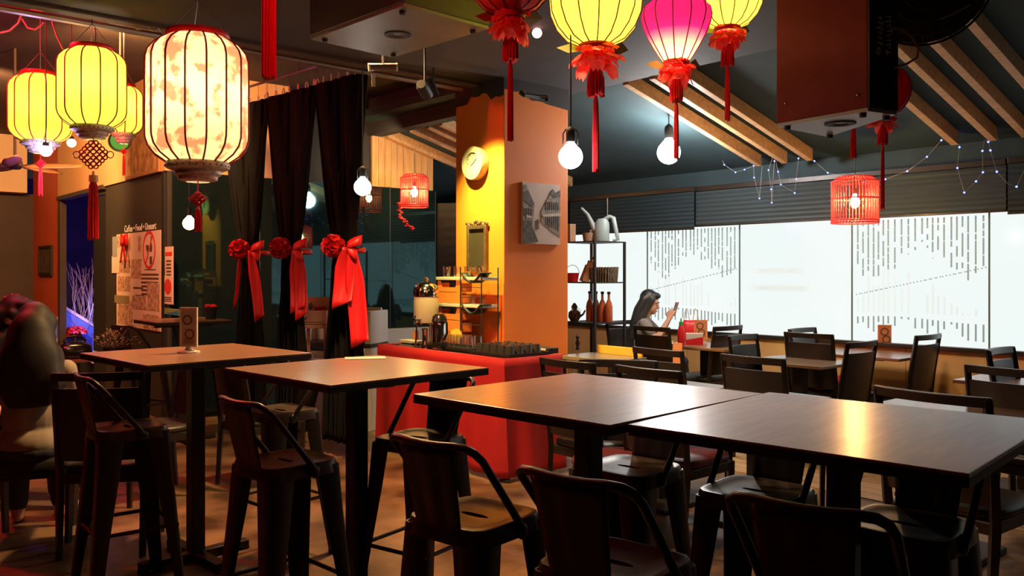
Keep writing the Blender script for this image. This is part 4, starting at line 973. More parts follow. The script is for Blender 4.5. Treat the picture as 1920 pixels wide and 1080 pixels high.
# ------------------------------------------------------------------ fairy lights
def fairy(label, strands):
    t = thing('fairy_lights', label, 'fairy lights', (0, 0, 0)); me = MB(); me.ell((0, 0, 0), .0085, 8, 6); me = me.mesh('led', M_led)
    for st in strands:
        pts = [P(x, y, Y) for x, y, Y in st]; m = MB(); m.tube(pts, .0022, 5); m.build('wire', M_cordp, t)
        for p in pts[1:-1]:
            o = bpy.data.objects.new('led', me); COL.objects.link(o); o.location = p; o.parent = t
    return t
def yw(px, off=.22): s = wall_s(px, off); q = WL(s, off); return q.y
def S(pts, off=.2): return [(x, y, yw(x, off)) for x, y in pts]
fairy('blue fairy lights looped below the first three pine rafters', [S(q) for q in (
 [(1272, 215), (1283, 254), (1303, 269), (1336, 240), (1340, 262), (1358, 309), (1379, 323), (1396, 318), (1413, 311), (1420, 300)],
 [(1413, 311), (1414, 333), (1424, 372), (1430, 300)], [(1452, 285), (1441, 319), (1446, 355), (1447, 380), (1452, 302), (1455, 290)],
 [(1455, 303), (1459, 322), (1464, 346), (1490, 362), (1493, 336), (1497, 297), (1504, 286)], [(1504, 286), (1527, 302), (1552, 324), (1580, 330)])])
fairy('blue fairy lights looped below the rafters right of the speaker', [S(q) for q in (
 [(1700, 322), (1738, 294), (1765, 263), (1795, 256), (1799, 276), (1795, 315), (1808, 361), (1830, 340), (1843, 323), (1842, 283), (1846, 262)],
 [(1846, 262), (1853, 266), (1857, 282), (1869, 322), (1890, 345)], [(1864, 236), (1866, 240), (1872, 262)], [(1570, 340), (1620, 341), (1660, 336), (1701, 321), (1715, 310)], [(1890, 345), (1906, 350), (1920, 320)])])

# ------------------------------------------------------------------ speakers
def speaker(foot, z0, z1, label, side_m, bot_m):
    t = thing('hanging_speaker', label, 'speaker', (foot[0].x, foot[0].y, z0))
    q = [Vector((p.x-foot[0].x, p.y-foot[0].y)) for p in foot]; h = z1-z0; c = sum(q, Vector((0, 0)))/len(q)
    m = MB(); m.prism([(p.x, p.y) for p in q], .012, h); m.build('cabinet', side_m, t, smooth=0, bevel=.006)
    m = MB(); m.prism([tuple(c+(p-c)*.985) for p in q], 0, .012); b = m.build('bottom_plate', bot_m, t, smooth=0)
    m = MB(); m.lathe([(.055, 0), (.055, -.004), (.045, -.005), (.03, -.003), (.02, .0), (.02, .004), (0, .004)], 28, c=(c.x, c.y, -.0005)); m.build('pole_socket', M_blk, b)
    for p in q:
        e = c+(p-c)*.82; m = MB(); m.cyl((e.x, e.y, 0), (e.x, e.y, -.014), .013, .011, 12); m.build('rubber_foot', M_blk, b)
    m = MB()
    for e in (c+(q[0]-c)*.6, c+(q[2]-c)*.6): m.cyl((e.x, e.y, h-.02), (e.x, e.y, CEIL-z0), .008, n=6)
    m.build('hanging_rod', M_cord, t)
    return t, q
zb = 2.45; k_ = CH-zb
def bz(px, py, z): return onz(px, py, z)
c0 = (bz(583, 80, zb)+bz(920, 48, zb))/2; a_ = Vector((.70, -.71, 0)); b_ = Vector((.71, .70, 0))
ft = [c0-a_*.33-b_*.22, c0+a_*.33-b_*.22, c0+a_*.33+b_*.22, c0-a_*.33+b_*.22]
M_spk = mat('speaker_paint', (.030, .024, .024), .5, (.038, .030, .030), 6, bump=.05, bscale=90)
M_bot = mat('speaker_bottom', (.12, .13, .10), .45, (.16, .17, .13), 5)
speaker(ft, zb, 2.95, 'big black loudspeaker hanging above the curtains with round bottom socket', M_spk, M_bot)
zb2 = 2.0
ft2 = [bz(1455, 238, zb2), bz(1628, 208, zb2), bz(1682, 215, zb2), bz(1552, 257, zb2)]
M_spk2 = mat('speaker_side_brown', (.16, .024, .022), .75, (.19, .032, .028), 10, spec=.15, bump=.04, bscale=90)
M_bot2 = mat('speaker_bottom_pale', (.34, .38, .37), .4, (.40, .44, .43), 5)
spk, q2 = speaker(ft2, zb2, 2.72, 'brown-black loudspeaker hanging at the right with white script mark', M_spk2, M_bot2)
# black side face with the script mark, grip recess and rivets
n12 = Vector((q2[2].y-q2[1].y, -(q2[2].x-q2[1].x))).normalized(); m = MB()
m.ext([(q2[1].x, q2[1].y, .012), (q2[2].x, q2[2].y, .012), (q2[2].x, q2[2].y, .70), (q2[1].x, q2[1].y, .70)], (n12.x*.004, n12.y*.004, 0)); m.build('front_panel', M_blk, spk, smooth=0)
e12 = (q2[2]-q2[1]); L12 = e12.length; e12.normalize()
def fp(u, v): b = q2[1]+e12*(u*L12)+n12*.0055; return Vector((b.x, b.y, v))
m = MB()
def stroke(pts, r=.0024): m.tube([fp(u, v) for u, v in pts], r, 5)
zc0 = .20
stroke([(.30+.05*math.cos(a), zc0+.012*math.sin(a)+.005) for a in [2*PI*i/12 for i in range(13)]])
stroke([(.62, zc0-.002), (.56, zc0+.012), (.70, zc0+.006)])
for i, (u0, u1) in enumerate(((.25, .45), (.28, .40), (.30, .42), (.24, .42), (.30, .46), (.28, .40))): stroke([(u0, zc0+.035+.017*i), (u1, zc0+.030+.017*i), (u1-.03, zc0+.041+.017*i)])
for i, (u0, u1) in enumerate(((.56, .72), (.60, .74), (.58, .70), (.60, .78), (.58, .72), (.55, .74), (.60, .72))): stroke([(u0, zc0+.030+.016*i), (u1, zc0+.034+.016*i), (u1-.04, zc0+.022+.016*i)])
m.build('script_mark', M_letter, spk)
n01 = Vector((q2[1].y-q2[0].y, -(q2[1].x-q2[0].x))).normalized(); e01 = (q2[1]-q2[0])
def sp01(u, v, off): b = q2[0]+e01*u+n01*off; return (b.x, b.y, v)
m = MB(); hh = [(.36+.12*math.cos(a)*(1+.3*abs(math.cos(a))), .475+.028*math.sin(a)) for a in [2*PI*i/20 for i in range(20)]]
m.ext([sp01(u, v, .0015) for u, v in hh], (n01.x*.003, n01.y*.003, 0)); m.build('grip_recess', M_blk, spk, smooth=0)
m = MB(); m.tube([sp01(.36+.13*math.cos(a)*(1+.3*abs(math.cos(a))), .475+.033*math.sin(a), .005) for a in [2*PI*i/20 for i in range(20)]], .004, 6, True); m.build('grip_rim', M_spk2, spk)
m = MB(); m.ell(sp01(.12, .08, .003), .005, 8, 5); m.ell(sp01(.9, .06, .003), .005, 8, 5); m.build('rivet', M_chrome, spk)
cbl = MB(); cbl.tube([P(x, y, 2.9) for x, y in ((1668, 52), (1690, 54), (1710, 70), (1722, 92), (1720, 108), (1700, 120), (1676, 127))], .004, 6)
o = cbl.build('speaker_cable', M_cordp); tag(o, 'thin pale cable looping from the right speaker', 'cable')
# black wall fan at the top right
fn = thing('round_fan', 'round black fan hanging at the top right corner', 'fan', P(1738, -30, 3.3))
axf = Vector((-.25, -.85, -.45)).to_track_quat('Z', 'Y').to_matrix()
m = MB()
for r_ in (.235, .19, .14, .09): m.tube([axf @ Vector((r_*math.cos(a), r_*math.sin(a), .03*(1-r_/.235))) for a in [2*PI*i/40 for i in range(40)]], .005, 6, True)
for k in range(36): a = 2*PI*k/36; m.tube([axf @ Vector((.04*math.cos(a), .04*math.sin(a), .028)), axf @ Vector((.235*math.cos(a), .235*math.sin(a), 0))], .0018, 4)
m.build('grille', M_blk, fn)
m = MB()
for k in range(4):
    a = PI/2*k; m.grid([[axf @ Vector((r_*math.cos(a+w), r_*math.sin(a+w), -.02-.035*w)) for w in (-.5, -.2, .2, .5)] for r_ in (.04, .12, .21)])
m.build('blade', M_blk, fn, solid=.003, fix=False)
m = MB(); m.lathe([(0, -.16), (.07, -.15), (.08, -.05), (.05, -.03), (0, -.03)], 20, ax=axf); m.lathe([(0, -.01), (.235, -.03), (.235, -.05), (0, -.06)], 40, ax=axf); m.build('motor', M_blk, fn)
m = MB(); m.cyl(axf @ Vector((0, 0, -.12)), (0.03, .1, CEIL-fn.location.z), .015, n=8); m.build('bracket', M_blk, fn)
o = MB(); o.tube([P(x, y, 2.95) for x, y in ((1622, -2), (1632, 22), (1645, 36), (1664, 47))], .004, 6); o = o.build('fan_cable', M_cordp); tag(o, 'pale cable arching left of the round fan', 'cable')
o = MB(); o.tube([P(x, y, 3.3) for x, y in ((1764, 35), (1790, 24), (1812, 12), (1834, -4))], .004, 6); o = o.build('fan_cable', M_cordp); tag(o, 'pale cable running up to the right of the round fan', 'cable')

# ------------------------------------------------------------------ ceiling fittings, cables, rails
def pipe(name, pts, r, matl, label, cat, ends=True):
    m = MB(); m.tube(pts, r, 8); o = m.build(name, matl); return tag(o, label, cat)
pipe('ceiling_rail', [WL(2.0, 8.4, CEIL-.045), WL(2.0, 3.2, CEIL-.045)], .022, M_steel, 'reddish steel rail running along the ceiling step', 'rail')
pipe('conduit', [WL(1.72, 8.2, CEIL+.25), WL(1.72, 3.4, CEIL+.25)], .018, M_ceilred, 'dark conduit above the left lanterns', 'pipe')
pipe('pipe', [P(975, 172, 6.75), P(982, 178, 6.75), P(1010, 182, 6.9), P(1024, 182, 6.95), P(1026, 190, 6.95)], .018, M_blk, 'short bent black pipe across the pillar top', 'pipe')
rnd = random.Random(9)
for k, (pts, lab) in enumerate((([(0, 62), (18, 58), (34, 44), (40, 30)], 'pale cable sagging at the top left corner'), ([(42, 36), (52, 52), (66, 56), (78, 48), (82, 42)], 'pale cable loop above the leftmost lantern'),
    ([(186, 25), (196, 42), (214, 52), (240, 58), (262, 54), (275, 44)], 'pale cable drooping above the lime lantern'), ([(275, 44), (282, 56), (292, 58), (297, 48), (300, 56), (318, 72)], 'curly cable end left of the flowered lantern'),
    ([(98, 40), (106, 66), (118, 92)], 'thin cable falling behind the lime lantern'), ([(170, 30), (174, 48), (181, 64), (180, 82)], 'thin cable falling onto the lime lantern'))):
    pipe('cable', [P(x, y, 5.4) for x, y in pts], .006, M_cordp, lab, 'cable')
for px, py, lab in ((72, 22, 'small white socket box above the leftmost lantern'), (190, 40, 'tiny white clip above the lime lantern')):
    o = MB(); s_ = .05 if px < 100 else .025; o.box((0, 0, 0), (s_*1.6, s_, s_)); o.cyl((0, 0, s_*.4), (0, 0, CEILH-P(px, py, 5.5).z), .005, n=6); o = o.build('socket_box', M_white, bevel=.004, smooth=0); o.location = P(px, py, 5.5); tag(o, lab, 'socket')
# curtain rail
RZ = 3.15
ra, rb_ = onz(440, 173, RZ), None
def rail_pt(px):
    y = 100+(675-px)*.302; Y = F*(CH-RZ)/(y-HZ); return Vector(((px-960)/F*Y, Y, RZ))
rl = thing('curtain_rail', 'thin red-lit curtain rail sloping up to the left speaker', 'rail', (0, 0, 0))
m = MB(); m.tube([rail_pt(395), rail_pt(690)], .012, 8); m.build('tube', M_steel, rl)
m = MB()
for px in (420, 560, 682): q = rail_pt(px); m.cyl(q, (q.x, q.y, CEILH), .006, n=6)
m.build('hanger', M_cord, rl)
# track spots
def track_spot(p, aim, label, r=.03, lit=True):
    t = thing('track_spot', label, 'spotlight', p); ax = (Vector(aim)-p).normalized().to_track_quat('Z', 'Y').to_matrix()
    m = MB(); m.lathe([(0, -.09), (r*.8, -.09), (r, -.06), (r, .05), (r*.92, .05), (r*.85, .02), (0, .02)], 20, ax=ax); m.build('body', M_blk, t)
    m = MB(); m.lathe([(0, .024), (r*.82, .024)], 20, ax=ax); m.build('lens', glow('lens_'+label[:9].replace(' ', '_'), (1, .95, .85) if lit else (.3, .8, .1), 4 if lit else .4), t, fix=False)
    m = MB(); m.cyl((0, 0, 0), (0, 0, (CEIL if p.x > -1 else CEILH)-p.z), .007, n=6); m.build('stem', M_blk, t); return t
track_spot(P(797, 171, 5.12), WL(2.25, 3.08, 2.0), 'black track spot aimed at the pillar face', .035)
track_spot(P(225, 264, 6.9), P(150, 330, 5.0), 'green lensed black stage spot behind the lime lantern', .085, False)
track_spot(WL(2.30, 3.70, 2.86), WL(2.30, 3.08, 1.75), 'second small black track spot beside the pillar top', .03)
pj = thing('ceiling_heater', 'small brown cylinder fitting under the ceiling left of the pillar', 'fitting', P(718, 128, 5.0), .3)
m = MB(); m.cyl((-.075, 0, 0), (.075, 0, .012), .022, n=14); m.build('body', mat('heater_brown', (.10, .05, .035), .5), pj)
m = MB(); m.cyl((-.085, 0, -.001), (-.075, 0, 0), .024, n=14); m.cyl((.075, 0, .012), (.085, 0, .013), .024, n=14); m.cyl((0, 0, 0), (0, 0, CEIL-pj.location.z), .006, n=6); m.build('end_cap', M_white, pj)
m = MB(); m.box((-.055, 0, -.075), (.022, .006, .07)); m.build('pull_tag', M_white, pj, smooth=0)
# ceiling fan at the far left
cf = thing('ceiling_fan', 'wooden bladed ceiling fan at the far left, lit purple', 'fan', P(28, 311, 7.6))
m = MB(); m.lathe([(0, .05), (.06, .04), (.07, 0), (.04, -.03), (0, -.035)], 20); m.cyl((0, 0, .04), (0, 0, CEILH-cf.location.z), .012, n=8); m.build('motor', M_dkwall, cf)
for k in range(5):
    a = 2*PI*k/5+.15; m = MB(); rows = []
    for i in range(7):
        q = i/6; r_ = .07+.50*q; w = .03+.045*math.sin(PI*(.1+.8*q)); rows.append([(r_*math.cos(a)-f*w*math.sin(a), r_*math.sin(a)+f*w*math.cos(a), .02*f*w/.05+.01*q) for f in (-1, -.3, .3, 1)])
    m.grid(rows); m.build('blade', mat('fan_wood', (.42, .22, .09), .5), cf, solid=.006, fix=False)
light('purple_lamp', 'POINT', P(95, 330, 7.3), (.45, .10, 1), 4, .05)

# ------------------------------------------------------------------ curtains and bows
def curtain(px_top0, px_top1, px_pinch, px_bot0, px_bot1, label, wp, zbot=.12, ztop=3.0):
    a, b = rail_pt(px_top0), rail_pt(px_top1); pc = rail_pt(px_pinch); e = (b-a); W = Vector((e.x, e.y)).length; e = Vector((e.x, e.y)).normalized(); nn = Vector((-e.y, e.x))
    base = Vector((pc.x, pc.y)); a0 = (Vector((a.x, a.y))-base).dot(e); b0 = (Vector((b.x, b.y))-base).dot(e)
    w0, w1 = (rail_pt(px_bot0), rail_pt(px_bot1)); c0 = (Vector((w0.x, w0.y))-base).dot(e); c1 = (Vector((w1.x, w1.y))-base).dot(e)
    t = thing('curtain', label, 'curtain', (base.x, base.y, 0), math.atan2(e.y, e.x), 'tied black curtains')
    zp = 1.63; rows = []; n = 72
    for i in range(41):
        z = ztop+(zbot-ztop)*i/40
        if z > zp: q = (z-zp)/(ztop-zp); q = q**.85; l, r = -wp/2*(1-q)+a0*q, wp/2*(1-q)+b0*q
        else: q = min(1, (zp-z)/.9)**.6; l, r = -wp/2*(1-q)+c0*q, wp/2*(1-q)+c1*q
        row = []
        for j in range(n):
            f = j/(n-1); amp = .030+.03*abs(z-zp)/1.3; ph = f*2*PI*7
            dz = .03*math.sin(ph*1.0)*(1 if i == 0 else 0)
            x = l+(r-l)*f+.3*(r-l)/14*math.sin(ph*2); y = amp*math.sin(ph+.4*math.sin(z*2))+.012*math.sin(ph*2.3+z*3)
            row.append((x, y, z+dz))
        rows.append(row)
    m = MB(); m.grid(rows); m.build('cloth', M_cur, t, smooth=80, solid=.004, fix=False)
    hk = MB(); hk.tube([(0, 0, -.03), (0, 0, .0), (.012, 0, .02), (.024, 0, .0), (.024, 0, -.03)], .005, 6); hk = hk.mesh('hook', M_white)
    st = MB(); st.cyl((.012, 0, .02), (.012, 0, RZ-ztop-.03), .0016, n=4); st = st.mesh('hook_cord', M_cord)
    for k in range(7):
        o = bpy.data.objects.new('hook', hk); COL.objects.link(o); o.parent = t; o.location = (a0+(b0-a0)*(k+.35)/7, 0, ztop+.03); o.rotation_euler.z = rnd.uniform(-1, 1)
        q_ = bpy.data.objects.new('hook_cord', st); COL.objects.link(q_); q_.parent = o
    return base, zp
def bow(base, zp, label, tails, side):
    Y = base.y-.16; X = base.x*(Y/base.y)
    t = thing('ribbon_bow', label, 'bow', (X, Y, zp), math.atan2(-base.x, base.y)*-1 if False else 0, 'red ribbon bows on the curtains')
    m = MB(); m.lathe([(.135, -.02), (.14, -.0), (.135, .02)], 30, c=(0, .16, 0)); m.build('band', M_redsat, t, solid=.003, fix=False)
    m = MB(); rr = random.Random(len(label)); c = Vector((-.075, -.04, .03))
    for k in range(46):
        th, ph = rr.uniform(0, 2*PI), math.acos(rr.uniform(-1, 1)); dv = Vector((math.sin(ph)*math.cos(th), math.sin(ph)*math.sin(th), math.cos(ph)))
        R = dv.to_track_quat('Z', 'Y').to_matrix(); rows = []
        for i in range(4):
            q = i/3; rows.append([c+R @ Vector((.034*q*math.cos(a)*1.2, .034*q*math.sin(a), .040+.042*q+.008*q*math.sin(3*a+k))) for a in [2*PI*j/9 for j in range(10)]])
        m.grid(rows)
    m.build('rosette', M_redsat, t, smooth=80, fix=False)
    for s, ln in ((1, .13), (1, .09)):
        m = MB(); rows = []
        for i in range(13):
            a = 2*PI*i/12; rows.append([(.03+ln*.5*(1-math.cos(a))*.9, -.05-.03*math.sin(a)+.01*f, .02+(.055 if ln > .1 else -.01)*math.sin(a*.5)+f*.04*(.5+.5*math.sin(a/2))-(.05 if ln < .1 else 0)*(1-math.cos(a))*.5) for f in (-1, 0, 1)])
        m.grid(rows); m.build('loop', M_redsat, t, smooth=80, solid=.003, fix=False)
    for x0, x1, L, w in tails:
        m = MB(); rows = []
        for i in range(17):
            q = i/16; rows.append([(x0+(x1-x0)*q+f*w*(.45+.55*min(1, q*3)), -.06+.018*math.sin(f*2.4+q*2)+.03*q*math.sin(q*4), .02-L*q+.035*f*(q > .99)) for f in (-1, -.6, -.2, .2, .6, 1)])
        m.grid(rows); m.build('tail', M_redsat, t, smooth=80, solid=.003, fix=False)
    return t
ca = curtain(415, 506, 467, 447, 492, 'black curtain furthest left, tied with a drooping red bow', .20)
cb2 = curtain(498, 598, 545, 524, 572, 'black curtain in the middle of the three tied ones', .19)
cc = curtain(588, 692, 645, 612, 680, 'black curtain nearest the speaker, tied with the longest red ribbon', .22)
bow(*ca, 'red bow on the left curtain with short tail', [(.03, .12, .60, .045), (-.06, -.10, .50, .012)], 1)
bow(*cb2, 'red bow on the middle curtain with big rosette', [(.06, .08, .50, .06), (.08, .11, .56, .05)], 1)
bow(*cc, 'largest red bow on the right curtain with two long tails', [(.03, .0, .44, .075), (.07, .14, .74, .07)], 1)
o = MB(); o.cyl((0, 0, 0), (0, 0, 1.0), .004, n=6)

# ------------------------------------------------------------------ on the pillar
def on_left_face(px, py):        # d = 3.08 plane
    d = 3.085; s = wall_s(px, d); q = WL(s, d); return s, CH-(py-HZ)/F*q.y
def on_right_face(px, py):       # s = 2.405 plane, solve for d
    k = (px-960)/F; o_ = W0+U*2.408; d = (k*o_.y-o_.x)/(N.x-k*N.y); q = WL(2.408, d); return d, CH-(py-HZ)/F*q.y
s, z = on_left_face(897, 307)
ck = thing('wall_clock', 'round cream-rimmed clock on the yellow lit pillar face', 'clock', WL(s, 3.082, z), WROT)
Rx = Matrix.Rotation(PI/2, 3, 'X')
m = MB(); m.lathe([(.135, 0), (.14, .06), (.135, .075), (.09, .075), (.086, .055), (.0, .055)], 40, ax=Rx); m.build('case', mat('clock_cream', (.40, .34, .26), .5), ck)
m = MB(); m.lathe([(.0, .057), (.085, .057), (.085, .056)], 36, ax=Rx); m.build('dial', mat('dial_white', (.42, .40, .36), .6), ck)
m = MB()
for k in range(12): a = PI*k/6; m.box((.072*math.sin(a), -.0585, .072*math.cos(a)), (.006, .002, .014 if k % 3 == 0 else .007), Matrix.Rotation(a, 3, 'Y'))
m.build('hour_mark', M_ink, ck, smooth=0)
for a, L, nm in ((.9, .058, 'minute_hand'), (-2.1, .04, 'hour_hand')):
    m = MB(); m.box((L/2*math.sin(a), -.061, L/2*math.cos(a)), (.006, .002, L), Matrix.Rotation(a, 3, 'Y')); m.build(nm, M_ink, ck, smooth=0)
s, z = on_left_face(897, 466)
mf = thing('framed_mirror', 'small dark mirror in ornate bronze frame on the pillar face', 'mirror', WL(s, 3.083, z), WROT)
m = MB()
for x in (-.115, .115): m.box((x, -.016, 0), (.03, .03, .38))
for zz_ in (-.175, .175): m.box((0, -.016, zz_), (.20, .03, .03))
rr = random.Random(4)
for k in range(15): x = -.135+.27*k/14; m.ell((x, -.02, .20+.012*math.cos(k*1.9)+.018*math.exp(-(x/.04)**2)), (.016, .012, .016), 8, 6)
m.build('frame', mat('bronze_frame', (.12, .07, .05), .4, (.20, .12, .08), 20, metal=.4), mf, bevel=.004)
m = MB(); m.box((0, -.008, 0), (.20, .008, .32)); m.build('glass', mat('mirror_dark', (.06, .045, .035), .25), mf, smooth=0)
d0, z1 = on_right_face(977, 341); d1, z0 = on_right_face(1047, 459)
pa = thing('street_painting', 'grey ink painting of an old street on the orange pillar', 'painting', WL(2.408, (d0+d1)/2, (z0+z1)/2), WROT+PI/2)
pw_, phh = abs(d0-d1), z1-z0; y0 = -.022
m = MB(); m.box((0, -.0105, 0), (pw_, .019, phh)); m.build('canvas', mat('canvas_rose', (.72, .58, .53), .7, (.64, .51, .47), 6), pa, smooth=0)
MPG = mat('paint_grey', (.14, .12, .11), .7, (.40, .34, .31), 30, stretch=(3, 1, 1)); MPD = mat('paint_dark', (.05, .045, .045), .7, (.15, .14, .13), 30)
def pp_(mb, pts, k=0, lift=0): mb.ext([(x*pw_, y0-.0004*lift, z*phh) for x, z in pts], (0, -.0012, 0))
m = MB(); pp_(m, [(-.5, .42), (-.42, .47), (-.36, .38), (-.2, .16), (-.22, -.05), (-.26, -.22), (-.18, -.36), (-.12, -.44), (-.5, -.5)]); pp_(m, [(.5, .36), (.40, .34), (.30, .42), (.22, .34), (.06, .14), (-.02, .06), (-.02, -.14), (.10, -.20), (.30, -.30), (.5, -.38)]); m.build('painted_houses', MPG, pa, smooth=0)
m = MB(); pp_(m, [(-.5, -.12), (-.28, -.12), (-.24, -.24), (-.10, -.46), (-.5, -.5)], lift=4); pp_(m, [(-.14, -.10), (-.08, -.10), (-.08, -.26), (-.14, -.26)], lift=4)
pp_(m, [(.22, .34), (.30, .42), (.40, .34), (.5, .42), (.5, .30), (.30, .28)], lift=4); pp_(m, [(-.5, .34), (-.38, .36), (-.2, .16), (-.26, .10), (-.5, .2)], lift=4)
for k in range(7): x = .10+.055*k; pp_(m, [(x, -.02), (x+.02, -.02), (x+.02, -.18-.015*k), (x, -.17-.015*k)], lift=5); pp_(m, [(x, .20), (x+.022, .21), (x+.022, .08), (x, .07)], lift=5)
for k in range(4): x = -.47+.06*k; pp_(m, [(x, .08), (x+.03, .06), (x+.03, -.04), (x, -.04)], lift=5)
m.build('painted_shadows', MPD, pa, smooth=0)
m = MB(); pp_(m, [(.0, -.01), (.5, .03), (.5, -.02), (.02, -.05)], lift=7); pp_(m, [(-.42, -.03), (-.26, -.05), (-.28, -.08), (-.42, -.08)], lift=7); m.build('painted_awning', mat('paint_pale', (.62, .54, .50), .7), pa, smooth=0)
# ------------------------------------------------------------------ sign wall: notices, lettering
def on_sign(px, py, d=4.645):
    s = wall_s(px, d); q = WL(s, d); return s, CH-(py-HZ)/F*q.y
wb_in = Matrix.Translation(WL(0, 0, 0)) @ Matrix.Rotation(WROT, 4, 'Z')
s, z = on_sign(261, 427)
lt = thing('wall_lettering', 'white lettering Coffee Food Dessert above the poster wall', 'lettering', WL(s, 4.641, z), WROT)
text_obj('letters', 'Coffee \u2022 Food \u2022 Dessert', .105, M_letter, lt, Matrix.Scale(1.0, 4, (1, 0, 0)) @ Matrix.Rotation(PI/2, 4, 'X'))
def sheet(name, px0, py0, px1, py1, label, matl, cat='poster', d=4.645, th=.004):
    s0, z1 = on_sign(px0, py0, d); s1, z0 = on_sign(px1, py1, d); s0, s1 = min(s0, s1), max(s0, s1); z0b = z0
    t = thing(name, label, cat, WL((s0+s1)/2, d, (z0+z1)/2), WROT); w, h = s1-s0, z1-z0b
    m = MB(); m.box((0, -.0005, 0), (w, th, h)); m.build('sheet', matl, t, smooth=0); return t, w, h
def lines(mb, w, h, x0, x1, z0, z1, n, y=-.004):
    for k in range(n): zz = z1+(z0-z1)*(k+.5)/n; e = random.uniform(0, .12)*(x1-x0); mb.box(((x0+x1)/2*w, y, zz*h), ((x1-x0-e)*w, .001, abs(z1-z0)/n*.45*h))
big, bw, bh = sheet('poster_board', 219, 440, 302, 622, 'big orange-lit sheet covered in clippings on the sign wall', M_paper)
m = MB()
for x0, x1, z0, z1 in ((-.48, -.2, .36, .48), (-.48, -.16, .08, .22), (-.46, -.15, -.12, .04), (-.14, .10, .02, .22), (-.12, .2, -.30, -.16), (.22, .48, -.30, -.02), (-.46, -.1, -.48, -.22), (.14, .48, -.5, -.34), (.02, .10, .30, .46)):
    m.box(((x0+x1)/2*bw, -.0035, (z0+z1)/2*bh), ((x1-x0)*bw, .002, (z1-z0)*bh))
m.build('photo_print', M_photo, big, smooth=0)
m = MB(); lines(m, bw, bh, .08, .46, -.16, .08, 6, -.0035); lines(m, bw, bh, .16, .40, .10, .12, 1, -.0035); lines(m, bw, bh, -.1, .14, -.1, -.06, 1, -.0035); lines(m, bw, bh, -.05, .16, -.22, -.14, 2, -.0035); m.build('print_lines', M_ink, big, smooth=0)
m = MB(); cx, cz, R = .26*bw, .31*bh, .135*bw
m.loops([[(cx+r*math.cos(a), y, cz+r*math.sin(a)) for a in [2*PI*i/36 for i in range(36)]] for r, y in ((R, -.003), (R, -.005), (R*.84, -.005), (R*.84, -.003))])
m.box((cx, -.0045, cz), (R*.14, .001, R*1.8), Matrix.Rotation(.62, 3, 'Y')); m.build('prohibition_ring', M_inkred, big, smooth=0)
m = MB(); g = [(-.5, .25), (-.05, .25), (-.10, .02), (-.24, -.1), (-.24, -.42), (-.08, -.46), (-.46, -.46), (-.30, -.42), (-.30, -.1), (-.45, .02)]
m.ext([(cx+R*x, -.003, cz+R*z_) for x, z_ in g], (0, -.001, 0)); b = [(.24, .7), (.34, .7), (.34, .4), (.46, .22), (.46, -.1), (.12, -.1), (.12, .22), (.24, .4)]
m.ext([(cx+R*x, -.003, cz+R*z_) for x, z_ in b], (0, -.001, 0)); m.box((cx+R*.28, -.0035, cz-R*.55), (R*.34, .001, R*.4)); m.build('glass_and_bottle_icon', M_ink, big, smooth=0)
def clip(px0, py0, px1, py1, lab, matl): return sheet('notice', px0, py0, px1, py1, lab, matl, 'notice', 4.649)
t, w, h = clip(211, 444, 220, 482, 'narrow grey clipping at the upper left of the poster board', mat('clip_grey', (.30, .33, .33), .6))
t, w, h = clip(210, 480, 224, 512, 'pale clipping overlapping the poster board at mid left', M_paper)
t, w, h = clip(215, 553, 243, 570, 'olive green slip across the poster board', M_olive)
t, w, h = sheet('notice', 309, 463, 325, 525, 'upper narrow notice right of the poster board', M_paper, 'notice')
m = MB(); m.box((0, -.003, .28*h), (.8*w, .001, .12*h)); m.build('red_stamp', M_inkred, t, smooth=0); m = MB(); lines(m, w, h, -.3, .3, -.4, .12, 5, -.0035); m.build('print_lines', M_ink, t, smooth=0)
t, w, h = sheet('notice', 306, 518, 325, 571, 'lower narrow notice with a red oval', M_paper, 'notice', 4.649)
m = MB(); m.ext([(.34*w*math.cos(a), -.003, .13*h+.28*h*math.sin(a)) for a in [2*PI*i/24 for i in range(24)]], (0, -.001, 0)); m.build('red_oval', M_inkred, t, smooth=0); m = MB(); lines(m, w, h, -.36, .36, -.42, -.22, 3, -.0035); m.build('print_lines', M_ink, t, smooth=0)
t, w, h = sheet('notice', 306, 577, 336, 592, 'green and blue card below the narrow notices', mat('card_green', (.20, .30, .08), .6), 'notice', 4.649)
m = MB(); m.ext([(-.5*w, -.003, -.5*h), (.5*w, -.003, -.5*h), (.5*w, -.003, .3*h)], (0, -.001, 0)); m.build('blue_corner', mat('card_blue', (.04, .16, .30), .6), t, smooth=0)
# small red bow on the board
s, z = on_sign(240, 455)
rbw = thing('small_bow', 'small red ribbon bow pinned on the poster board', 'bow', WL(s, 4.685, z), WROT)
for sg_ in (-1, 1):
    m = MB(); m.grid([[(sg_*(.10*.5*(1-math.cos(a))), -.02*math.sin(a), .05*f*(.3+math.sin(a/2))+.03*math.sin(a/2)) for f in (-1, 0, 1)] for a in [2*PI*i/10 for i in range(11)]]); m.build('loop', M_redsat, rbw, smooth=80, solid=.003, fix=False)
    m = MB(); m.grid([[(sg_*.09*q+f*.03, -.012, -.22*q) for f in (-1, 0, 1)] for q in [i/6 for i in range(7)]]); m.build('tail', M_redsat, rbw, smooth=80, solid=.003, fix=False)
m = MB(); m.ell((0, -.02, .0), (.03, .02, .03), 12, 8); m.build('knot', M_redsat, rbw)
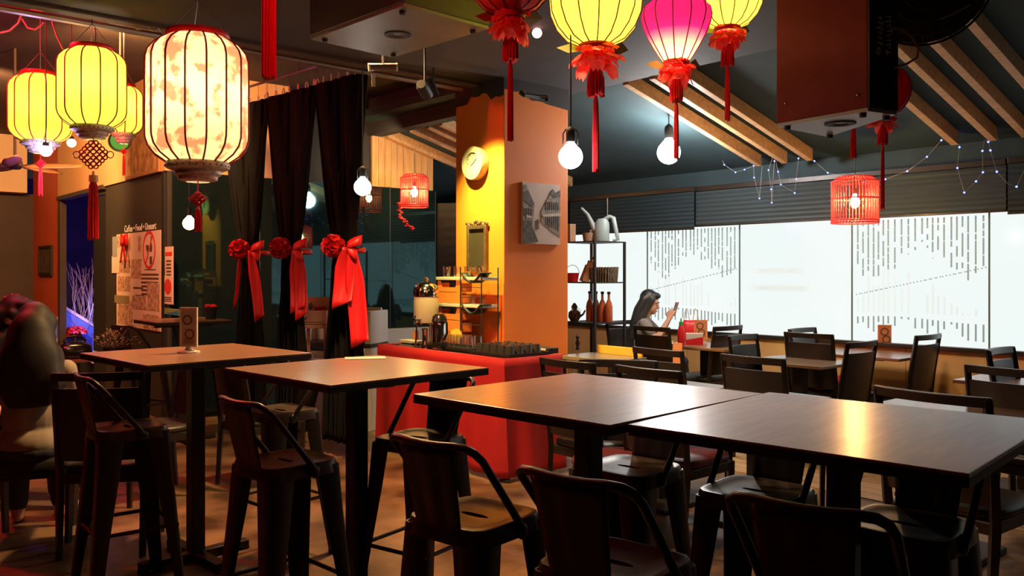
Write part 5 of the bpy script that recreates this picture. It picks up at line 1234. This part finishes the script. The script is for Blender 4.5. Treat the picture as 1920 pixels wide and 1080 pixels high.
# framed picture on the upper wall
s0, z1 = on_sign(238, 222, 4.665); s1, z0 = on_sign(301, 322, 4.665)
pf_ = thing('framed_picture', 'brown framed old picture on the tan wall behind the lanterns', 'picture', WL((s0+s1)/2, 4.662, (z0+z1)/2), WROT); w, h = s1-s0, z1-z0
m = MB()
for sx in (-1, 1): m.box((sx*(w/2-.02), -.012, 0), (.04, .024, h)); m.box((0, -.012, sx*(h/2-.02)), (w-.08, .024, .04))
m.build('frame', mat('frame_brown', (.30, .15, .06), .5), pf_, smooth=0, bevel=.003)
m = MB(); m.box((0, -.006, 0), (w-.08, .010, h-.08)); m.build('print', mat('sepia_print', (.22, .11, .035), .6, (.50, .30, .12), 9), pf_, smooth=0)
# small dark frame on the red wall
d = 4.625; s0, z1 = on_sign(75, 462, d); s1, z0 = on_sign(99, 517, d)
sf = thing('wall_picture', 'small dark framed picture on the red wall by the doorway', 'picture', WL((s0+s1)/2, 4.622, (z0+z1)/2), WROT); w, h = s1-s0, z1-z0
m = MB()
for sx in (-1, 1): m.box((sx*(w/2-.02), -.014, 0), (.04, .028, h)); m.box((0, -.014, sx*(h/2-.02)), (w-.08, .028, .04))
m.build('frame', M_blk, sf, smooth=0, bevel=.003); m = MB(); m.box((0, -.008, 0), (w-.07, .012, h-.07)); m.build('print', mat('brown_print', (.05, .03, .02), .5, (.14, .09, .06), 12), sf, smooth=0)
# yard behind the doorway
tw = thing('bare_twigs', 'bunch of bare twigs lit purple behind the doorway', 'plant', P(158, 560, 12.0).xy.to_3d(), WROT)
m = MB(); rr = random.Random(21)
for k in range(32):
    x, y = rr.uniform(-.5, .5), rr.uniform(-.3, .3); p0 = Vector((x*.5, y*.5, .3)); p = [p0]; v = Vector((x*.35, y*.3, 1)).normalized()
    for i in range(6): v = (v+Vector((rr.uniform(-.25, .25), rr.uniform(-.25, .25), .05))).normalized(); p.append(p[-1]+v*rr.uniform(.16, .28))
    m.tube(p, [.008-.001*i for i in range(7)], 4)
m.build('branches', mat('twig_pale', (.42, .34, .44), .7), tw)
m = MB(); m.lathe([(0, 0), (.2, 0), (.26, .35), (.24, .35), (.18, .02), (0, .02)], 20); m.build('pot', M_blk, tw)
bb = thing('blue_panel', 'blue lit framed panel tilted behind the doorway', 'panel', P(151, 630, 11.75), WROT); bb.rotation_euler = (-.1, .62, .5)
m = MB(); m.box((0, 0, 0), (.72, .02, .40)); m.build('board', mat('board_blue', (.08, .16, .85), .5), bb, smooth=0)
m = MB()
for sx in (-1, 1): m.box((sx*.37, -.01, 0), (.04, .03, .46)); m.box((0, -.01, sx*.21), (.70, .03, .04))
m.build('frame', mat('frame_lilac', (.6, .5, .7), .5), bb, smooth=0, bevel=.003)
light('garden_lamp', 'POINT', P(150, 585, 11.5)-WL(0, 0, 0)+WL(0, -.15, 0), (.28, .30, 1), 6, .06)
rf = thing('red_flowers', 'red and pink flowers inside the doorway', 'flowers', P(141, 612, 11.6))
petals_mb(.14, .12, 30, 4).build('bloom', M_redsat, rf, smooth=80, fix=False); m = MB(); m.cyl((0, 0, -.05), (0, 0, -P(141, 612, 11.6).z+.0), .012, n=6); m.build('stem', M_leaf, rf)
rf = thing('flower_bunch', 'red flower bunch behind the two people at the left edge', 'flowers', P(28, 556, 6.6))
petals_mb(.085, .08, 26, 14).build('bloom', M_redsat, rf, smooth=80, fix=False); m = MB(); m.tube([(0, 0, 0), (.05, 0, -.05), (.12, 0, -.20), (.16, 0, -.52)], .005, 6); m.build('stem', M_leaf, rf)
m = MB(); zf = .76-rf.location.z; m.lathe([(0, zf), (.04, zf), (.05, zf+.10), (.03, zf+.22), (.028, zf+.22), (0, zf+.02)], 16, c=(.16, 0, 0)); m.build('vase', M_blkgl, rf)
# bucket of red flowers on the back table
q = onz(404, 592, 1.05); q.z = 1.051; q.x = -2.62; q.y = 7.42
fb = thing('flower_bucket', 'dark bucket of small red flowers on the table by the glass', 'flowers', q)
m = MB(); m.lathe([(0, 0), (.042, 0), (.055, .10), (.05, .10), (.04, .01), (0, .01)], 20); m.build('bucket', M_blk, fb)
m = MB(); rr = random.Random(8)
for k in range(22): a = rr.uniform(0, 6.3); r_ = .045*math.sqrt(rr.random()); m.ell((r_*math.cos(a), r_*math.sin(a), .10+rr.uniform(0, .02)), (.016, .016, .012), 7, 5)
m.build('blossoms', M_redsat, fb)
# white cabinet behind the curtains
cbn = thing('white_cabinet', 'white cabinet with open shelf standing behind the curtains', 'cabinet', (P(640, 640, 8.1).x, 8.1, 0), WROT+.55)
m = MB(); m.bx(-.36, .0, -.16, .16, .0, .72); m.build('body', mat('grey_white', (.36, .36, .34), .6), cbn, smooth=0, bevel=.003)
for x0, x1 in ((-.355, -.18), (-.175, -.005)):
    m = MB(); m.bx(x0, x1, -.176, -.160, .03, .69); m.build('door', mat('grey_white', (.36, .36, .34), .6), cbn, smooth=0, bevel=.003)
m = MB(); m.bx(-.40, .40, -.18, .18, .76, .80); m.build('worktop', M_dkwall, cbn, smooth=0)
m = MB(); m.bx(.34, .40, -.18, .18, 0, 1.10); m.build('upright', M_white, cbn, smooth=0, bevel=.003)
m = MB(); m.bx(-.40, -.36, -.18, .18, .80, 1.0); m.build('upright', M_white, cbn, smooth=0, bevel=.003)
m = MB(); m.bx(-.36, .34, .15, .18, .80, 1.12); m.bx(0, .34, -.17, -.14, .86, .93); m.bx(.0, .34, -.18, .15, .93, .95); m.build('panel', M_white, cbn, smooth=0, bevel=.003)
q = P(594, 607, 7.6)
dbx = thing('letter_box', 'pink-lit white drawer box with a small handle left of the third curtain', 'box', q, WROT+.62)
MPB = mat('box_pinkish', (.72, .42, .34), .55)
m = MB(); m.bx(-.135, .135, -.09, .09, -.0, .12); m.build('body', MPB, dbx, smooth=0, bevel=.004)
m = MB(); m.bx(-.125, .125, -.098, -.09, .02, .11); dd_ = m.build('drawer', MPB, dbx, smooth=0, bevel=.002)
m = MB(); m.bx(-.10, -.05, -.106, -.098, .045, .052); m.bx(-.055, -.05, -.106, -.098, .052, .066); m.build('handle', M_ink, dd_, smooth=0)
m = MB(); m.bx(-.135, .135, -.10, .09, -.035, -.004); m.build('plinth', MPB, dbx, smooth=0, bevel=.003)
m = MB(); m.bx(-.14, .14, .07, .09, .12, .235); m.build('back_panel', MPB, dbx, smooth=0, bevel=.003)
bx_ = MB(); zf = -.035-q.z
for sx in (-1, 1):
    for sy in (-1, 1): bx_.bx(sx*.12-.012, sx*.12+.012, sy*.075-.012, sy*.075+.012, -q.z, -.036)
bx_.build('leg', MPB, dbx, smooth=0)
for nm, dx, lab in (('red_flowers', .02, 'red blossoms lying on the white drawer box'),):
    fx = thing(nm, lab, 'flowers', q+Vector((dx, -.0, .155))); petals_mb(.055, .05, 24, 6).build('bloom', M_redsat, fx, smooth=80, fix=False)
    m = MB(); m.ell((-.075, 0, -.0), (.02, .02, .035), 8, 6); m.build('leaf', M_leaf, fx); m = MB(); m.ell((.065, 0, -.015), (.02, .02, .018), 8, 6); m.build('leaf', M_leaf, fx)

# ------------------------------------------------------------------ people
def body_mesh(name, caps, ells, vox, mats, matfn=None, it=3):
    """tapered limbs and rounded masses fused into one continuous surface"""
    m = MB()
    for chain in caps:
        pts = [Vector(c[:3]) for c in chain]; rs = [c[3] for c in chain]
        P2 = []; R2 = []
        for i in range(len(pts)-1):
            for k in range(5): f = k/5; P2.append(pts[i].lerp(pts[i+1], f)); R2.append(rs[i]+(rs[i+1]-rs[i])*f)
        P2.append(pts[-1]); R2.append(rs[-1]); m.tube(P2, R2, 12)
        for p, r in ((pts[0], rs[0]), (pts[-1], rs[-1])): m.ell(p, r*.99, 12, 8)
        for p, r in zip(pts[1:-1], rs[1:-1]): m.ell(p, r*.98, 12, 8)
    for c, r, rot in ells: m.ell(c, r, 18, 12, rot)
    me = m.mesh(name+'_src', mats[0], 0); o = bpy.data.objects.new(name+'_src', me); COL.objects.link(o)
    r_ = o.modifiers.new('r', 'REMESH'); r_.mode = 'VOXEL'; r_.voxel_size = vox
    s_ = o.modifiers.new('s', 'SMOOTH'); s_.factor = .5; s_.iterations = it
    bpy.context.view_layer.update(); dg = bpy.context.evaluated_depsgraph_get()
    me2 = bpy.data.meshes.new_from_object(o.evaluated_get(dg)); bpy.data.objects.remove(o); me2.name = name
    me2.materials.clear()
    for q in mats: me2.materials.append(q)
    me2.polygons.foreach_set('use_smooth', [True]*len(me2.polygons))
    if matfn:
        for p in me2.polygons: p.material_index = matfn(p.center)
    return me2
def linkp(name, me, parent): o = bpy.data.objects.new(name, me); COL.objects.link(o); o.parent = parent; return o
def hair_mb(shell, n, seed): pass
def hand(wrist, fwd, palm_n, side, L=.17, curl=1.0):
    """palm, four bent fingers of different length and a thumb leaving the side of the palm"""
    f = Vector(fwd).normalized(); n = Vector(palm_n); n = (n-f*n.dot(f)).normalized(); s = f.cross(n)*side; w = Vector(wrist); caps = []
    for k, (off, ln) in enumerate(((.030, .36), (.010, .42), (-.010, .39), (-.028, .30))):
        b = w+f*(L*.10)+s*off*.6; k1 = w+f*(L*.50)+s*off; a = .55*curl; b1 = k1+(f*math.cos(a)+n*math.sin(a))*L*ln*.45; a2 = 1.35*curl; b2 = b1+(f*math.cos(a2)+n*math.sin(a2))*L*ln*.35; a3 = 1.9*curl; b3 = b2+(f*math.cos(a3)+n*math.sin(a3))*L*ln*.25
        caps.append([(*b, .013), (*k1, .0115), (*b1, .0095), (*b2, .0085), (*b3, .0075)])
    t0 = w+f*L*.14+s*.022; t1 = t0+(f*.6+s*.7+n*.35).normalized()*L*.26; t2 = t1+(f*.8+n*.55).normalized()*L*.2
    caps.append([(*t0, .014), (*t1, .011), (*t2, .0085)]); return caps
def head_shapes(c, yaw, pitch=0.0, k=1.0):
    R = Matrix.Rotation(yaw, 3, 'Z') @ Matrix.Rotation(pitch, 3, 'X'); c = Vector(c)      # local -Y is the face
    def q(x, y, z): return c+R @ (Vector((x, y, z))*k)
    e = [(q(0, .012, .025), (.073*k, .092*k, .098*k), R), (q(0, -.020, -.040), (.058*k, .068*k, .075*k), R), (q(0, -.062, -.095), (.024*k, .022*k, .018*k), R)]
    e += [(q(0, -.098, -.022), (.012*k, .018*k, .018*k), R), (q(0, -.088, -.004), (.009*k, .014*k, .03*k), R)]
    e += [(q(0, -.086, -.062), (.022*k, .012*k, .007*k), R), (q(0, -.084, -.074), (.019*k, .012*k, .007*k), R)]
    e += [(q(s*.074, .012, -.012), (.010*k, .020*k, .030*k), R) for s in (-1, 1)]
    e += [(q(s*.030, -.074, .022), (.022*k, .014*k, .008*k), R) for s in (-1, 1)]
    return e, q, R
def eyes(t, q, R, k=1.0):
    for s in (-1, 1):
        m = MB(); m.ell(q(s*.030, -.082, .004), (.014*k, .006*k, .007*k), 10, 6, R); o = m.build('eye', M_white, t)
        m = MB(); m.ell(q(s*.030, -.0875, .004), (.006*k, .003*k, .006*k), 8, 5, R); m.build('iris', M_ink, o)
        m = MB(); m.tube([q(s*.014, -.092, .026), q(s*.030, -.092, .031), q(s*.048, -.080, .026)], .0035*k, 6); m.build('eyebrow', M_hair, t)
    m = MB(); m.ell(q(0, -.096, -.066), (.020*k, .006*k, .006*k), 10, 6, R); m.build('lips', mat('lip', (.42, .12, .10), .5), t)
# woman with phone by the window: origin on the floor under her seat, local +X is where she looks
wp_ = P(1206, 640, 9.05); rot_w = math.radians(-14)
pw1 = thing('person', 'woman in grey shirt with long dark hair looking at a phone by the window', 'person', (wp_.x, wp_.y, 0), rot_w)
hc = (.07, 0, 1.135)
he, hq, hR = head_shapes(hc, PI/2, .28)
armR = [(.02, -.165, .92, .044), (.15, -.20, .755, .036), (.27, -.05, .965, .024)]
armL = [(.02, .165, .92, .044), (.16, .20, .755, .036), (.27, .06, .965, .024)]
caps = [[(.0, 0, .90, .05), (.035, 0, 1.02, .048), (.06, 0, 1.10, .05)], armR, armL, [(0, -.10, .47, .075), (.40, -.11, .50, .062), (.42, -.11, .08, .04)], [(0, .10, .47, .075), (.40, .11, .50, .062), (.42, .11, .08, .04)], [(.40, -.11, .045, .035), (.56, -.12, .035, .028)], [(.40, .11, .045, .035), (.56, .12, .035, .028)]]
caps += hand((.27, -.05, .965), (.35, .25, .9), (.3, .95, -.2), 1) + hand((.27, .06, .965), (.35, -.25, .9), (.3, -.95, -.2), -1)
el = he+[((0, 0, .50), (.15, .17, .10), None), ((-.01, 0, .66), (.10, .135, .16), None), ((-.01, 0, .83), (.105, .165, .13), None), ((0, .0, .91), (.07, .17, .05), None)]
linkp('body', body_mesh('body', caps, el, .0085, [M_skin]), pw1); eyes(pw1, hq, hR)
sh_caps = [[(.02, -.16, .925, .056), (.09, -.185, .84, .058)], [(.02, .16, .925, .056), (.10, .185, .84, .058)], [(-.005, 0, .93, .075), (.012, 0, .975, .066)]]
linkp('shirt', body_mesh('shirt', sh_caps, [((-.01, 0, .56), (.145, .175, .13), None), ((-.01, 0, .70), (.125, .158, .17), None), ((-.01, 0, .84), (.122, .180, .14), None), ((0, 0, .915), (.085, .180, .06), None)], .012, [M_shirt]), pw1)
linkp('trousers', body_mesh('trousers', [[(0, -.10, .47, .088), (.40, -.11, .50, .074), (.42, -.11, .12, .055)], [(0, .10, .47, .088), (.40, .11, .50, .074), (.42, .11, .12, .055)]], [((0, 0, .49), (.16, .185, .10), None)], .014, [M_jean]), pw1)
hcaps = [[(*hq(s*.055, .06, .02), .05), (*hq(s*.07, .085, -.10), .055), (-.075, s*.09, .93, .055), (-.12, s*.10, .76, .045)] for s in (-1, 0, 1)]
hcaps += [[(*hq(s*.068, -.03, .045), .024), (*hq(s*.078, .0, -.06), .026), (.0, s*.10, .97, .028)] for s in (-1, 1)]
linkp('hair', body_mesh('hair', hcaps, [(hq(0, .026, .043), (.083, .098, .098), hR), (hq(0, -.045, .092), (.066, .05, .034), hR)], .010, [M_hairw]), pw1)
ph2 = thing('phone', 'phone held up in both hands by the woman in grey', 'phone', (0, 0, 0)); ph2.location = Matrix.Translation(pw1.location) @ Matrix.Rotation(rot_w, 4, 'Z') @ Vector((.335, .004, 1.07)); ph2.rotation_euler = (0, .30, rot_w-.35)
m = MB(); m.box((0, 0, 0), (.010, .078, .155)); m.build('case', mat('phone_case', (.30, .12, .04), .4), ph2, smooth=0, bevel=.004); m = MB(); m.box((-.0058, 0, 0), (.0012, .068, .14)); m.build('screen', M_blkgl, ph2, smooth=0)
# woman seen from behind at the left edge
q = (-2.60, 4.62)
p2 = thing('person', 'woman with long dark hair and beige top seen from behind at the left edge', 'person', (q[0], q[1], 0), math.radians(24))
# local frame: faces +Y
he2, hq2, hR2 = head_shapes((0, .05, 1.155), PI+.45, .15, 1.03)
caps = [[(0, -.02, .92, .05), (0, .01, 1.04, .048)], [(-.17, -.01, .92, .045), (-.24, .02, .68, .038), (-.16, .25, .70, .026)], [(.17, -.01, .92, .045), (.20, .10, .70, .038), (.08, .30, .72, .026)],
        [(-.10, 0, .49, .08), (-.11, .42, .50, .064), (-.11, .42, .08, .042)], [(.10, 0, .49, .08), (.11, .42, .50, .064), (.11, .42, .08, .042)], [(-.11, .42, .045, .036), (-.12, .58, .035, .028)], [(.11, .42, .045, .036), (.12, .58, .035, .028)]]
caps += hand((-.16, .25, .70), (.5, .8, .1), (0, 0, -1), 1, curl=.5)+hand((.08, .30, .72), (-.5, .8, .1), (0, 0, -1), -1, curl=.5)
el = he2+[((0, 0, .52), (.175, .15, .10), None), ((0, -.01, .68), (.135, .105, .16), None), ((0, -.01, .83), (.165, .11, .13), None), ((0, 0, .91), (.17, .075, .05), None)]
linkp('body', body_mesh('body', caps, el, .010, [M_skin]), p2); eyes(p2, hq2, hR2, 1.03)
linkp('top', body_mesh('top', [[(-.165, -.01, .925, .058), (-.225, .01, .74, .052)], [(.165, -.01, .925, .058), (.19, .08, .75, .052)], [(-.10, -.09, .86, .026), (-.11, -.02, .955, .022), (-.10, .08, .88, .024)], [(.10, -.09, .86, .026), (.11, -.02, .955, .022), (.10, .08, .88, .024)]], [((0, -.0, .54), (.18, .158, .12), None), ((0, -.01, .69), (.148, .118, .17), None), ((0, -.012, .80), (.168, .122, .10), None)], .012, [M_beige]), p2)
linkp('trousers', body_mesh('trousers', [[(-.10, 0, .49, .092), (-.11, .42, .50, .076), (-.11, .42, .12, .056)], [(.10, 0, .49, .092), (.11, .42, .50, .076), (.11, .42, .12, .056)]], [((0, 0, .50), (.185, .16, .09), None)], .014, [M_jean]), p2)
hcp = [[(*hq2(x*.05, .06, .02), .06), (x*.08, -.075, 1.03, .06), (x*.10, -.105, .88, .06), (x*.08, -.115, .775, .04)] for x in (-1, -.5, 0, .5, 1)]+[[(*hq2(s*.07, -.02, .03), .03), (s*.115, .0, 1.02, .045), (s*.14, -.06, .86, .045)] for s in (-1, 1)]
linkp('hair', body_mesh('hair', hcp, [(hq2(0, .028, .042), (.090, .104, .102), hR2), ((0, -.085, .97), (.150, .085, .20), None), ((0, -.04, 1.08), (.125, .105, .18), None), ((0, -.07, 1.0), (.14, .095, .2), None)], .012, [M_hair], it=24), p2)
# companion, half out of the picture
p3 = thing('person', 'dark haired companion at the left edge, half out of the picture', 'person', (-3.20, 5.45, 0), math.radians(-100))
he3, hq3, hR3 = head_shapes((0, .05, 1.17), PI, .1, 1.03)
caps3 = [c for c in caps[:7]]+hand((-.16, .25, .70), (.5, .8, .1), (0, 0, -1), 1, curl=.5)+hand((.08, .30, .72), (-.5, .8, .1), (0, 0, -1), -1, curl=.5)
linkp('body', body_mesh('body', caps3, he3+el[len(he2):], .011, [M_skin]), p3); eyes(p3, hq3, hR3, 1.03)
linkp('shirt', body_mesh('shirt', [[(-.165, -.01, .925, .058), (-.21, .0, .80, .056)], [(.165, -.01, .925, .058), (.21, .0, .80, .056)]], [((0, 0, .54), (.18, .16, .12), None), ((0, -.01, .69), (.155, .125, .17), None), ((0, -.01, .84), (.182, .125, .13), None), ((0, 0, .915), (.18, .085, .055), None)], .013, [mat('black_shirt', (.03, .025, .025), .8)]), p3)
linkp('trousers', body_mesh('trousers', [[(-.10, 0, .49, .092), (-.11, .42, .50, .076), (-.11, .42, .12, .056)], [(.10, 0, .49, .092), (.11, .42, .50, .076), (.11, .42, .12, .056)]], [((0, 0, .50), (.185, .16, .09), None)], .014, [M_jean]), p3)
hcp = [[(*hq3(x*.06, .06, .02), .055), (x*.09, -.07, 1.03, .055), (x*.11, -.11, .88, .05)] for x in (-1, 0, 1)]+[[(*hq3(s*.07, -.02, .03), .03), (s*.10, .0, 1.04, .035), (s*.12, -.04, .90, .035)] for s in (-1, 1)]
linkp('hair', body_mesh('hair', hcp, [(hq3(0, .028, .042), (.088, .102, .102), hR3), (hq3(0, -.05, .09), (.066, .05, .032), hR3)], .012, [M_hair]), p3)
chair((-3.20, 5.45), (.98, -.17), 'dark chair the companion at the left edge sits on')
bpy.context.view_layer.update()
